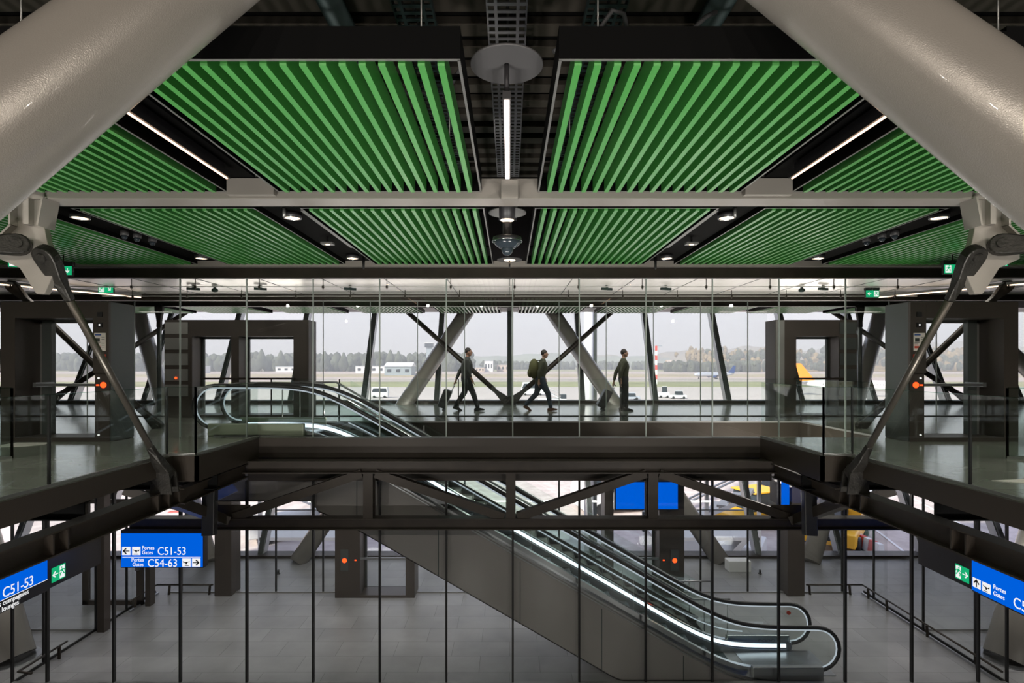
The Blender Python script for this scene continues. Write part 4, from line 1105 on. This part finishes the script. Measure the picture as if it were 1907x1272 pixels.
# central dome camera, cylinder lamp and discs
t = thing('cylinder_downlight', (-.03, 6.75, 3.10), 'black cylinder downlight in front of a pale disc on the centre line', 'downlight')
MB().tube([(-.03, 6.75, 3.12), (-.03, 6.75, 3.5)], .10, 28).build('housing', 'sign_black', t); MB().tube([(-.03, 6.75, 3.115), (-.03, 6.75, 3.12)], .08, 24).build('lens', 'lens_warm', t)
spot('cylinder_lamp', (-.03, 6.75, 3.08), 8)
tag(MB().tube([(-.03, 7.5, 3.41), (-.03, 7.5, 3.425)], .255, 48).build('ceiling_disc', 'trim_grey'), 'pale round disc behind the black cylinder downlight', 'disc')
t = thing('dome_camera', (-.03, 6.85, 2.9), 'large clear dome camera hanging on the centre line', 'camera')
MB().tube([(-.03, 6.85, 4.3), (-.03, 6.85, 3.3), (-.03, 6.85, 3.28), (-.03, 6.85, 2.92)], [.02, .02, .055, .055], 16).build('stem', 'sign_black', t)
MB().tube([(-.03, 6.85, 2.95), (-.03, 6.85, 2.93), (-.03, 6.85, 2.88)], [.08, .175, .183], 32).build('housing', 'sign_black', t)
MB().tube([(-.03, 6.85, 2.88), (-.03, 6.85, 2.84), (-.03, 6.85, 2.80), (-.03, 6.85, 2.795)], [.183, .15, .10, .085], 32).build('collar', 'window_dark', t)
MB().ell((-.03, 6.85, 2.78), (.072, .072, .075), 20, 12).build('dome', 'window_dark', t)
ring = [(-.03 + .183 * math.cos(a), 6.85 + .183 * math.sin(a), 2.88) for a in [2 * PI * q / 32 for q in range(32)]]
MB().tube(ring, .006, 6, closed=True).build('chrome_ring', 'steel_bright', t)
t = thing('ceiling_disc', (0, 9.75, 3.2), 'small grey disc lamp on the centre line before the front glass', 'lamp')
MB().tube([(0, 9.75, 3.20), (0, 9.75, 3.215)], .22, 36).build('disc', 'disc_grey', t); MB().tube([(0, 9.75, 3.194), (0, 9.75, 3.2)], .10, 24).build('lens', 'lens_warm', t)
MB().tube([(0, 9.75, 3.2), (0, 9.7, 3.05)], .015, 8).build('probe', 'rubber', t)
# fittings under the white corridor ceiling
for i, (px, py, Y) in enumerate(((360, 533, 12.2), (485, 533, 12.2), (652, 533, 12.2), (1240, 533, 12.2), (1533, 533, 12.2), (400, 535, 12.4), (1493, 533, 12.4), (1130, 534, 12.2))):
    p = at(px, py, Y); q = MB()
    t = thing('ceiling_speaker', (p.x, Y, 3.1), 'small dark fitting under the white corridor ceiling, %s' % ('by the left portal', 'third from the left portal', 'above the escalator top', 'above the right walking person', 'near the right portal', 'second from the left portal', 'second from the right portal', 'to the right of centre')[i], 'fitting', 'fittings under the white ceiling')
    MB().tube([(p.x, Y, 3.1), (p.x, Y, 3.04)], .03, 10).build('stem', 'duct', t)
    (MB().ell((p.x, Y, 3.03), (.07, .07, .05)) if i in (5, 6) else MB().beam((p.x - .12, Y - .05, 3.03), (p.x + .12, Y + .05, 3.03), .06, .05)).build('head', 'duct', t)
for z, Y in ((2.95, 12.9), (2.9, 11.0)):
    t = thing('hung_track', (0, Y, z), 'thin white track hung under the corridor ceiling, %s' % ('nearer the front glass' if Y < 12 else 'nearer the inner glass'), 'track', 'hung tracks')
    MB().box(-9.5, 9.5, Y - .012, Y + .012, z + .0, z + .018).build('rail', 'white_panel', t)
    for k in range(-7, 8):
        m = MB(); m.tube([(k * 1.27 + .1, Y, z - .05), (k * 1.27 + .1, Y, 3.1)], .008, 6); m.box(k * 1.27 + .08, k * 1.27 + .12, Y - .015, Y + .015, z - .02, z + .03); m.build('hanger', 'steel_dark', t)
# long lit coves running inward above the portals
for s in (-1, 1):
    t = thing('cove_light', (s * 8.6, 12, 3.05), 'long slanting light line under the ceiling above the %s portal' % side(s), 'light', 'cove lights above the portals')
    MB().beam((s * 10.6, 11.0, 3.0), (s * 9.0, 13.5, 3.0), .03, .02).build('diffuser', 'lens_warm', t)
    MB().beam((s * 10.6, 11.0, 3.04), (s * 9.0, 13.5, 3.04), .08, .05).build('housing', 'trim_grey', t)

# ================================================================ PEOPLE
def skin_mesh(chains, m, name, parent, sub=2, extra=None):
    """limb chains [(pos, radius)...] fused with their joints into ONE continuous surface by a voxel remesh"""
    b = MB()
    for ch in chains:
        pts = []
        for (p0, r0), (p1, r1) in zip(ch[:-1], ch[1:]):
            f = lambda r: sum(r) / 2 if isinstance(r, tuple) else r
            for q in range(4):
                k = q / 4; k2 = k * k * (3 - 2 * k); pts.append((Vector(p0).lerp(Vector(p1), k), f(r0) * (1 - k2) + f(r1) * k2))
        pts.append((Vector(ch[-1][0]), sum(ch[-1][1]) / 2 if isinstance(ch[-1][1], tuple) else ch[-1][1]))
        for (p0, r0), (p1, r1) in zip(pts[:-1], pts[1:]):
            if (p1 - p0).length > 1e-4: b.tube([p0, p1], [r0, r1], 12)
        for p, r in pts: b.ell(p, (r, r, r), 12, 8)
    me = bpy.data.meshes.new(name); me.from_pydata(b.v, [], b.f)
    bm = bmesh.new(); bm.from_mesh(me)
    if extra: extra(bm)
    bmesh.ops.recalc_face_normals(bm, faces=bm.faces); bm.to_mesh(me); bm.free()
    me.materials.append(MATS[m]); o = bpy.data.objects.new(name, me); col.objects.link(o)
    md = o.modifiers.new('fuse', 'REMESH'); md.mode = 'VOXEL'; md.voxel_size = .009 if extra else .014; md.use_smooth_shade = True
    sm = o.modifiers.new('soft', 'SMOOTH'); sm.factor = .5; sm.iterations = 3 if extra else 5
    o.parent = parent
    return o
def bm_ell(bm, c, r, seg=14):
    ret = bmesh.ops.create_uvsphere(bm, u_segments=seg, v_segments=10, radius=1)
    for v in ret['verts']: v.co = Vector((v.co.x * r[0] + c[0], v.co.y * r[1] + c[1], v.co.z * r[2] + c[2]))
def person(x, Y, H, label, lf, rf, lk, rk, lh, rh, lean_, top, leg, shoe, hair=True):
    """walking to the right (+X). lf/rf feet (dx,dz), lk/rk knees (dx,z), lh/rh hands (dx,z); near side is right (-Y)"""
    t = thing('person', (x, Y, 0), label, 'person', 'people walking along the facade'); s = H / 1.78
    V = lambda dx, dy, z: (dx * s, dy * s, z * s)
    pel = (0, 0, .95); che = (lean_ * .55, 0, 1.28); nek = (lean_ * .85, 0, 1.50)
    hd = (lean_ + .03, 0, 1.66)
    body = [[(V(*pel), .115 * s), (V(lean_ * .25, 0, 1.1), .10 * s), (V(*che), .13 * s), (V(*nek), .055 * s), (V(lean_ + .01, 0, 1.57), .05 * s)]]
    cl = [[(V(pel[0], 0, .88), (.14 * s, .15 * s)), (V(pel[0], 0, .98), (.135 * s, .15 * s)), (V(lean_ * .25, 0, 1.1), .15 * s), (V(*che), (.16 * s, .18 * s)), (V(lean_ * .8, 0, 1.45), .095 * s)]]
    lg = []
    for dy, k, f in ((.09, lk, lf), (-.09, rk, rf)):
        an = (f[0], dy, f[1] + .09)
        body.append([(V(*pel), .115 * s), (V(k[0] * .35, dy, .80), .085 * s), (V(k[0], dy, k[1]), .055 * s), (V((k[0] + an[0]) / 2 - .02, dy, (k[1] + an[2]) / 2 + .03), .05 * s), (V(*an), .036 * s)])
        lg.append([(V(lean_ * .15, 0, 1.05), .125 * s), (V(0, 0, .95), .15 * s), (V(k[0] * .35, dy, .78), .115 * s), (V(k[0], dy, k[1]), .082 * s), (V(an[0], dy, an[2] + .03), .062 * s)])
        sh = MB(); a = f[2] if len(f) > 2 else 0
        ca, sa = math.cos(a), math.sin(a)
        c0 = Vector((x, Y, 0)) + Vector(V(f[0], dy, f[1]))
        prof = [(-.09, .0), (.20, .0), (.21, .03), (.14, .06), (.03, .10), (-.07, .10), (-.10, .05)]
        pp = [(c0.x + s * (px * ca - pz * sa), c0.z + s * (px * sa + pz * ca)) for px, pz in prof]
        sh.prism(pp, 'y', c0.y - .045 * s, c0.y + .045 * s); sh.build('shoe', shoe, t, bevel=.015)
    for dy, hnd in ((.19, lh), (-.19, rh)):
        shx = lean_ * .75; el = ((shx + hnd[0]) / 2 - .05, dy * 1.15, (1.42 + hnd[1]) / 2)
        H0 = (hnd[0], dy, hnd[1])
        body.append([(V(*che), .13 * s), (V(shx, dy * .95, 1.41), .055 * s), (V(*el), .042 * s), (V(*H0), .028 * s)])
        dirx = Vector((H0[0] - el[0], 0, H0[2] - el[2])).normalized(); pm = (H0[0] + dirx.x * .06, dy, H0[2] + dirx.z * .06)
        body.append([(V(*H0), .028 * s), (V(*pm), .032 * s)])
        for q in range(4):
            fy = dy + (q - 1.5) * .02; L_ = (.07, .08, .075, .06)[q]
            b0 = (pm[0] + dirx.x * .03, fy, pm[2] + dirx.z * .03); b1 = (b0[0] + dirx.x * L_ * .6 + .012, fy, b0[2] + dirx.z * L_ * .6); b2 = (b1[0] + .02, fy, b1[2] + dirx.z * L_ * .3)
            body.append([(V(*pm), .032 * s), (V(*b0), .010 * s), (V(*b1), .009 * s), (V(*b2), .008 * s)])
        body.append([(V(*H0), .028 * s), (V(H0[0] + .035, dy, H0[2] - .03), .011 * s), (V(H0[0] + .045, dy, H0[2] - .07), .009 * s)])
        cl.append([(V(*che), (.14 * s, .17 * s)), (V(shx, dy * .95, 1.40), .075 * s), (V(*el), .058 * s), (V((el[0] + H0[0] * 2) / 3, dy, (el[2] + H0[2] * 2) / 3), .045 * s)])
    def head(bm):
        bm_ell(bm, V(hd[0], 0, hd[2]), (.095 * s, .075 * s, .115 * s)); bm_ell(bm, V(hd[0] + .03, 0, hd[2] - .07), (.06 * s, .05 * s, .05 * s))
        bm_ell(bm, V(hd[0] + .10, 0, hd[2] - .015), (.02 * s, .014 * s, .022 * s), 8)
        for q in (-1, 1): bm_ell(bm, V(hd[0] - .005, q * .077, hd[2] - .01), (.018 * s, .010 * s, .03 * s), 8); bm_ell(bm, V(hd[0] + .083, q * .03, hd[2] + .015), (.012 * s, .012 * s, .008 * s), 8)
        bm_ell(bm, V(hd[0] + .085, 0, hd[2] - .06), (.012 * s, .025 * s, .008 * s), 8)
    skin_mesh(body, 'skin', 'body', t, 1, head)
    skin_mesh(cl, top, 'jacket', t, 1); skin_mesh(lg, leg, 'trousers', t, 1)
    h = MB(); h.ell((x + (hd[0] - .02) * s, Y, (hd[2] + .035) * s), (.098 * s, .084 * s, .098 * s)); h.build('hair', 'hair', t)
    return t
PY_ = 16.35
def pxX(px, Y=PY_): return (px - CX) * Y / F
p1 = person(pxX(868), PY_, 1.86, 'person in dark clothes striding and pulling a black suitcase, left of the central mullion', (-.30, .03, -.35), (.33, 0, .12), (-.05, .52), (.20, .52), (-.32, .82), (.18, .88), .04, 'cloth_grey', 'cloth_dark', 'shoe_black')
p2 = person(pxX(1006), PY_, 1.80, 'person with a green backpack and brown shoes walking beside the central mullion', (-.42, .05, -.5), (.30, 0, .15), (-.10, .50), (.22, .52), (.15, .95), (-.05, .85), .10, 'cloth_olive', 'denim', 'shoe_brown')
p3 = person(pxX(1161), PY_, 1.82, 'person standing upright in olive top, pulling a black case, right of the centre', (-.02, 0, 0), (.06, 0, 0), (.03, .52), (.05, .52), (-.25, .80), (-.12, .86), .0, 'cloth_olive', 'cloth_dark', 'shoe_black')
bp = thing('backpack', (pxX(1000), PY_, 1.2), 'olive green backpack worn by the person beside the central mullion', 'backpack')
bx = pxX(1006) - .10
MB().ell((bx - .08, PY_, 1.24), (.16, .17, .30), 16, 12).build('bag', 'pack_green', bp)
MB().ell((bx - .2, PY_, 1.12), (.08, .13, .14), 12, 8).build('pocket', 'pack_green', bp)
for q in (-.12, .12): MB().tube([(bx + .0, PY_ + q, 1.48), (bx + .16, PY_ + q, 1.50), (bx + .24, PY_ + q, 1.35), (bx + .16, PY_ + q, 1.12), (bx + .02, PY_ + q, 1.05)], .016, 6).build('strap', 'cloth_dark', bp)
def suitcase(xw, xh, zh, label, Y):
    """tilted trolley case: wheel point xw on the floor, handle end (xh,zh)"""
    t = thing('trolley_suitcase', (xw, Y, 0), label, 'suitcase', 'black trolley suitcases')
    a = Vector((xw, Y, .05)); h = Vector((xh, Y, zh)); d = (h - a).normalized()
    n = Vector((-d.z, 0, d.x))
    MB().beam(a + n * .10 + d * .02, a + n * .10 + d * .58, .40, .24, n).build('shell', 'case_black', t, bevel=.04)
    m = MB()
    for q in (-.12, .12): m.tube([a + Vector((0, q, 0)) + d * .5, h + Vector((0, q, 0))], .008, 6)
    m.tube([h + Vector((0, -.12, 0)), h + Vector((0, .12, 0))], .014, 8); m.build('handle', 'steel_satin', t)
    for q in (-.16, .16): MB().tube([(a.x, Y + q - .015, .045), (a.x, Y + q + .015, .045)], .045, 14).build('wheel', 'rubber', t)
suitcase(pxX(828), pxX(868) - .33, .78, 'black trolley suitcase pulled by the striding person left of centre', PY_ - .1)
suitcase(pxX(1121), pxX(1161) - .27, .76, 'black trolley suitcase pulled by the upright person right of centre', PY_ - .1)

# ================================================================ OUTSIDE
GZ = -9.0
struct('ground', MB().box(-2500, 2500, 12, 3000, GZ - 1, GZ), 'apron_concrete')
def strip(name, y0, y1, m, z=.02): 
    o = MB().box(-2200, 2200, y0, y1, GZ, GZ + z).build(name, m); o['kind'] = 'structure'; return o
strip('field', 262, 345, 'grass'); strip('runway', 345, 470, 'runway', .03)
strip('field', 470, 640, 'grass_dry'); strip('field', 900, 2600, 'grass')
strip('runway', 640, 900, 'runway', .025)
# painted apron lines seen from the lower windows
mk = MB()
for k in range(7): mk.box(-30 + k * 2.4, -29.2 + k * 2.4, 30 + k * .9, 30.5 + k * .9, GZ, GZ + .03); mk.box(-26 + k * 2.0, -25.3 + k * 2, 40 - k * 1.2, 40.4 - k * 1.2, GZ, GZ + .03)
struct('road_markings', mk, 'marking_red')
mk = MB()
for k in range(5): mk.beam((14 + k * 3, 24, GZ + .02), (24 + k * 3, 60, GZ + .02), .15, .03)
mk.box(-40, 60, 52, 52.3, GZ, GZ + .03); struct('road_markings', mk, 'marking_white')
# hills and woods
def ridge(name, y, x0, x1, h0, h1, m, seed, thick=260, step=30):
    rnd = random.Random(seed); ph = [rnd.random() * 6 for _ in range(4)]; b = MB(); n = int((x1 - x0) / step); vs = []
    for i in range(n + 1):
        x = x0 + (x1 - x0) * i / n; tt = i / n
        hh = (h0 + (h1 - h0) * tt) * (.8 + .13 * math.sin(x * .006 + ph[0]) + .07 * math.sin(x * .017 + ph[1]) + .04 * math.sin(x * .05 + ph[2]))
        vs += [(x, y, GZ), (x, y + thick * .5, GZ + hh), (x, y + thick, GZ)]
    fs = []
    for i in range(n):
        a = 3 * i; fs += [(a, a + 3, a + 4, a + 1), (a + 1, a + 4, a + 5, a + 2), (a, a + 2, a + 5, a + 3)]
    b.add(vs, fs, True); o = b.build(name, m); o['kind'] = 'structure'
ridge('hill', 2300, -2400, 700, 50, 66, 'hill_green', 1); ridge('hill', 2500, 200, 2500, 70, 150, 'tree_autumn', 4)
def woods(x0, x1, y, h, n, m, label, seed, rise=0, deep=60):
    rnd = random.Random(seed); b = MB()
    for k in range(n):
        x = x0 + (x1 - x0) * rnd.random(); q = rnd.random(); yy_ = y + q * deep; hh = h * (.6 + .5 * rnd.random()); r = hh * (.22 + .16 * rnd.random())
        zb = GZ + rise * q
        b.ell((x, yy_, zb + hh * .45), (r, r, hh * .55), 7, 5)
        for w_ in range(2): b.ell((x + r * rnd.uniform(-.8, .8), yy_ - r * .5, zb + hh * rnd.uniform(.35, .8)), (r * .6, r * .6, r * .6), 6, 4)
    o = b.build('treeline', m); tag(o, label, 'trees', kind='stuff'); return o
woods(-720, -60, 900, 31, 360, 'tree_leaf', 'dense band of dark trees beyond the runway on the left', 3)
woods(-1000, -720, 1000, 32, 150, 'tree_leaf', 'far left band of trees behind the portal', 8)
ridge('hill', 870, 310, 1300, 20, 40, 'tree_autumn', 11, 560)
woods(-60, 330, 1250, 20, 220, 'tree_leaf', 'low hazy band of trees behind the walking people', 5)
woods(240, 420, 800, 17, 160, 'tree_leaf', 'green trees behind the taxiing aircraft', 6)
woods(330, 1000, 900, 17, 420, 'tree_autumn', 'autumn coloured wooded slope behind the right portal', 9, 34, 260)
woods(380, 1000, 880, 17, 260, 'tree_leaf', 'green trees mixed into the wooded slope on the right', 19, 34, 260)
# individual tall trees in the left band
for k, (px, h) in enumerate(((487, 36), (523, 34), (690, 32), (727, 35), (742, 33), (640, 31), (605, 33))):
    x = (px - CX) * 880 / F; t = thing('conifer_tree', (x, 880, GZ), 'tall dark tree rising above the left tree band, number %d from the left' % (1 + sorted((487, 523, 690, 727, 742, 640, 605)).index(px)), 'tree', 'tall trees of the left band')
    MB().tube([(x, 880, GZ), (x, 880, GZ + h * .4)], 1, 6).build('trunk', 'tree_autumn', t)
    m = MB(); m.tube([(x, 880, GZ + h * .12), (x, 880, GZ + h * .3), (x, 880, GZ + h * .65), (x, 880, GZ + h)], [h * .18, h * .26, h * .18, h * .03], 9); m.build('crown', 'tree_leaf', t)
# buildings
def bld(px0, px1, y, h, m, label, roof='flat', rm='roof_metal'):
    x0 = (px0 - CX) * y / F; x1 = (px1 - CX) * y / F; d = 25
    t = thing('airport_building', ((x0 + x1) / 2, y, GZ), label, 'building')
    MB().box(x0, x1, y, y + d, GZ, GZ + h).build('walls', m, t)
    if roof == 'flat': MB().box(x0 - .6, x1 + .6, y - .6, y + d + .6, GZ + h, GZ + h + .7).build('roof', rm, t)
    else: MB().prism([(y - 1, GZ + h), (y + d + 1, GZ + h), (y + d * .5, GZ + h * 1.45)], 'x', x0 - .6, x1 + .6).build('roof', rm, t)
    k = max(3, int((x1 - x0) / 9)); 
    for i in range(min(k, 14)):
        xx = x0 + (x1 - x0) * (i + .3) / k
        MB().box(xx, xx + (x1 - x0) / k * .45, y - .15, y, GZ + h * .35, GZ + h * .7).build('window', 'window_dark', t)
bld(716, 766, 560, 9, 'roof_metal', 'grey hangar with a striped sloping roof left of the centre', 'gable', 'paint_white')
bld(662, 716, 700, 9, 'paint_white', 'long low white terminal shed beside the grey hangar')
bld(513, 552, 800, 8, 'paint_white', 'low pale building left of the escalator handrails')
bld(902, 918, 820, 17, 'paint_white', 'bright white block building just left of the central mullion')
bld(925, 948, 840, 11, 'brick_pale', 'low pale brick building by the central mullion')
bld(885, 902, 800, 7, 'brick_pale', 'flat pale outbuilding beside the white block')
bld(1245, 1262, 900, 13, 'paint_white', 'small pale house on the slope right of the mast', 'gable', 'brick_pale')
bld(355, 372, 700, 9, 'paint_white', 'little white building seen through the left portal')
t = thing('control_tower', (at(799, 680, 800).x, 800, GZ), 'slim grey control tower on the horizon left of the striding person', 'tower'); tx = t.location.x
MB().box(tx - 4, tx + 4, 800, 808, GZ, 27).build('shaft', 'roof_metal', t); MB().box(tx - 6, tx + 6, 798, 810, 27, 33).build('cab', 'window_dark', t); MB().box(tx - 6.5, tx + 6.5, 797.5, 810.5, 33, 34).build('roof', 'paint_white', t)

def aircraft(c, rz, L, body, tail, label, belly=None, lift=0):
    t = thing('aircraft', (0, 0, 0), label, 'aircraft'); r = L * .052; zc = GZ + lift + r * 2.0
    prof = [(-.5, .02), (-.485, .35), (-.46, .65), (-.42, .88), (-.36, 1), (.18, 1), (.30, .85), (.40, .55), (.48, .22), (.5, .08)]
    MB().tube([(p * L, 0, zc + (r * .45 * max(0, (p - .2) / .3))) for p, q in prof], [r * q for p, q in prof], 20).build('fuselage', body, t)
    for s in (-1, 1):
        MB().add([(-.08 * L, s * r * .6, zc - r * .6), (.10 * L, s * r * .6, zc - r * .6), (.17 * L, s * .46 * L, zc + r * .3), (.12 * L, s * .46 * L, zc + r * .3),
                  (-.08 * L, s * r * .6, zc - r * .35), (.10 * L, s * r * .6, zc - r * .4), (.17 * L, s * .46 * L, zc + r * .36), (.12 * L, s * .46 * L, zc + r * .36)],
                 [(0, 1, 2, 3), (7, 6, 5, 4), (0, 4, 5, 1), (1, 5, 6, 2), (2, 6, 7, 3), (3, 7, 4, 0)]).build('wing', 'paint_silver', t)
        MB().tube([(-.10 * L, s * .16 * L, zc - r * 1.0), (-.06 * L, s * .16 * L, zc - r), (.0, s * .16 * L, zc - r * .9)], [r * .5, r * .55, r * .35], 14).build('engine', tail, t)
        MB().add([(.40 * L, s * r * .2, zc + r * .5), (.48 * L, s * r * .2, zc + r * .5), (.52 * L, s * .17 * L, zc + r * .6), (.48 * L, s * .17 * L, zc + r * .6),
                  (.40 * L, s * r * .2, zc + r * .7), (.48 * L, s * r * .2, zc + r * .65), (.52 * L, s * .17 * L, zc + r * .68), (.48 * L, s * .17 * L, zc + r * .68)],
                 [(0, 1, 2, 3), (7, 6, 5, 4), (0, 4, 5, 1), (1, 5, 6, 2), (2, 6, 7, 3), (3, 7, 4, 0)]).build('tailplane', 'paint_silver', t)
    MB().prism([(.34 * L, zc + r * .8), (.49 * L, zc + r * .6), (.53 * L, zc + r * 4.2), (.47 * L, zc + r * 4.2)], 'y', -.15, .15).build('tail_fin', tail, t)
    wn = MB()
    for k in range(26): wn.box((-.36 + k * .025) * L, (-.352 + k * .025) * L, -r * 1.0, r * 1.0, zc + r * .15, zc + r * .32)
    wn.build('windows', 'window_dark', t)
    for p, q in ((-.38, 0), (.05, -1), (.05, 1)): MB().tube([(p * L, q * r, GZ + lift + .5), (p * L, q * r, zc - r * .5)], r * .12, 8).build('landing_gear', 'steel_dark', t); MB().tube([(p * L, q * r - .2, GZ + .5 + lift), (p * L, q * r + .2, GZ + .5 + lift)], .5, 10).build('wheel', 'rubber', t)
    t.location = (c[0], c[1], 0); t.rotation_euler.z = rz
    return t
aircraft(((1330 - CX) * 420 / F, 420), 0, 31, 'paint_silver', 'paint_navy', 'silver aircraft with a dark blue tail taxiing on the runway')
a_ = aircraft(((1592 - CX) * 185 / F, 185), 2.6, 34, 'paint_white', 'paint_orange', 'white aircraft with an orange tail parked behind the right portal')
# mast, vehicles
t = thing('lattice_mast', (at(1222, 700, 300).x, 300, GZ), 'red and white banded lattice mast on the airfield', 'mast'); mx = t.location.x
for k in range(8):
    MB().beam((mx, 300, GZ + k * 2.6), (mx, 300, GZ + (k + 1) * 2.6), 1.0, 1.0, (0, 1, 0)).build('band', 'marking_red' if k % 2 else 'paint_white', t)
MB().box(mx, mx + 3.2, 299.8, 300.2, GZ + 20.6, GZ + 21).build('cross_arm', 'roof_metal', t)
t = thing('floodlight_mast', (4.35, 30, GZ), 'tall pale floodlight mast standing outside just right of the centre', 'mast')
MB().tube([(4.3, 30, GZ), (4.3, 30, 12)], .26, 16).build('pole', 'paint_white', t); MB().box(4.5, 4.72, 29.9, 30.1, GZ, 12).build('cable_duct', 'portal_side', t)
def vehicle(px, Y, L, H, m, label, kind='tug', rz=0):
    x = (px - CX) * Y / F
    t = thing('ground_vehicle', (0, 0, 0), label, 'vehicle', 'ground vehicles on the apron'); W = L * .42; G = 0
    MB().box(-L / 2, L / 2, -W / 2, W / 2, .35, H * .5).build('chassis', m, t, bevel=.08)
    if kind == 'van':
        MB().prism([(-L / 2, H * .5), (L * .5, H * .5), (L * .46, H), (-L * .42, H)], 'y', -W / 2, W / 2).build('body', m, t)
        MB().prism([(-L * .46, H * .55), (L * .44, H * .55), (L * .41, H * .9), (-L * .38, H * .9)], 'y', -W / 2 - .02, W / 2 + .02).build('windows', 'window_dark', t)
    elif kind == 'stairs':
        for k in range(9): MB().box(-L * .4 + k * L * .085, -L * .4 + (k + 1) * L * .085, -W * .4, W * .4, H * 1.5 - k * H * .13, H * 1.56 - k * H * .13).build('tread', 'steel_satin', t)
        for q in (-1, 1): MB().tube([(-L * .5, q * W * .4, H * 2.0), (-L * .38, q * W * .4, H * 2.0), (L * .4, q * W * .4, H * .8)], .06, 6).build('handrail', 'paint_white', t); MB().beam((-L * .4, q * W * .4, H * 1.5), (L * .38, q * W * .4, H * .4), .1, .2).build('stringer', 'paint_white', t)
        MB().box(L * .3, L * .5, -W / 2, W / 2, H * .5, H * .95).build('cab', 'window_dark', t)
    elif kind == 'belt':
        MB().beam((-L * .6, 0, H * .4), (L * .55, 0, H * 1.4), W * .5, .25).build('conveyor', 'rubber', t); MB().box(-L * .1, L * .15, -W / 2, -W * .1, H * .5, H * 1.1).build('cab', m, t)
    else:
        MB().prism([(-L * .15, H * .5), (L * .3, H * .5), (L * .25, H), (-L * .1, H)], 'y', -W * .42, W * .42).build('cab', 'window_dark', t)
        MB().box(-L * .14, L * .29, -W * .44, W * .44, H, H + .08).build('roof', m, t)
    for a in (-.32, .32):
        for q in (-1, 1): MB().tube([(a * L, q * W * .5 - .12, .4), (a * L, q * W * .5 + .12, .4)], .4, 14).build('wheel', 'rubber', t)
    t.location = (x, Y, GZ); t.rotation_euler.z = rz
    return t
vehicle(708, 175, 5.2, 3.4, 'paint_white', 'white twin-windowed van parked on the apron right of the handrails', 'van')
vehicle(1236, 175, 3.4, 3.6, 'paint_white', 'pale green-glazed tractor on the apron beside the red mast', 'tug')
vehicle(1262, 170, 5, 2.4, 'paint_white', 'white baggage tug to the right of the pale tractor', 'tug')
vehicle(992, 190, 8, 4.5, 'paint_white', 'white stubby vehicle behind the backpack person', 'van')
vehicle(1028, 150, 7.5, 2.6, 'paint_white', 'mobile passenger stairs on the apron by the backpack person', 'stairs')
vehicle(1132, 160, 5, 2, 'paint_silver', 'silver equipment carts behind the upright person', 'tug')
vehicle(1172, 165, 6, 2, 'paint_silver', 'row end cart behind the upright person', 'tug')
vehicle(1560, 33, 6, 2.2, 'paint_yellow', 'yellow belt loader below the lower windows on the right', 'belt', .9)
vehicle(1400, 36, 5.5, 2.2, 'paint_yellow', 'yellow tug seen through the lower windows beside the leaning mullion', 'tug', .4)
vehicle(1438, 42, 5, 2.4, 'paint_orange', 'red-orange loader behind the lower right mullions', 'belt', 1.0)
vehicle(560, 34, 6, 2.4, 'paint_white', 'white mobile stairs outside the lower left windows', 'stairs', .5)
vehicle(745, 36, 7, 2.4, 'paint_white', 'white stairs behind the left lower portal', 'stairs', 2.4)
vehicle(1310, 30, 6, 2.4, 'paint_white', 'white stairs outside behind the right lower portal', 'stairs', 2.6)
vehicle(1160, 40, 7, 2.8, 'paint_white', 'white van seen behind the escalator foot', 'van', .2)
vehicle(1520, 44, 8, 2.4, 'paint_silver', 'grey cart train outside the lower right windows', 'tug', .3)
br = None
for k in range(6):
    x = 19.9; y = 32.0 - k * .44
    t = thing('barrier', (x, y, GZ), '%s apron barrier block, %s from the facade, outside the lower right windows' % ('red' if k % 2 == 0 else 'white', ('farthest', 'fifth', 'fourth', 'third', 'second', 'nearest')[k]), 'barrier', 'red and white barriers')
    MB().prism([(x - .22, GZ + .1), (x + .22, GZ + .1), (x + .12, GZ + .75), (x - .12, GZ + .75)], 'y', y - .2, y + .2).build('body', 'marking_red' if k % 2 == 0 else 'marking_white', t); MB().box(x - .26, x + .26, y - .16, y + .16, GZ, GZ + .1).build('foot', 'rubber', t)
# steel walkway outside left lower windows
for s, lb in ((-1, 'left'), (1, 'right')):
    t = thing('outside_stair', (s * 7.5, 21, GZ), 'galvanised outside stair tower beyond the lower %s windows' % lb, 'stair')
    for zz in (-5.2, -2.6):
        MB().box(s * 7.5 - 2, s * 7.5 + 2, 21, 22.4, zz - .12, zz).build('landing', 'steel_satin', t)
        for h in (.5, 1.05): MB().tube([(s * 7.5 - 2, 21, zz + h), (s * 7.5 + 2, 21, zz + h)], .03, 6).build('railing', 'steel_satin', t)
    for x in (-2, 0, 2): MB().box(s * 7.5 + x - .06, s * 7.5 + x + .06, 21, 21.12, GZ, -1.4).build('post', 'steel_satin', t)
    MB().beam((s * 7.5 - 2, 21.6, GZ), (s * 7.5 + 1.6, 21.6, -5.3), .9, .2).build('flight', 'steel_satin', t)
# morning haze over the airfield
hz = MB().box(-2500, 2500, 60, 2950, GZ - .5, 260).build('haze', 'haze') if 'haze' in MATS else None
if hz: tag(hz, 'thin morning haze lying over the airfield', 'haze', kind='stuff')
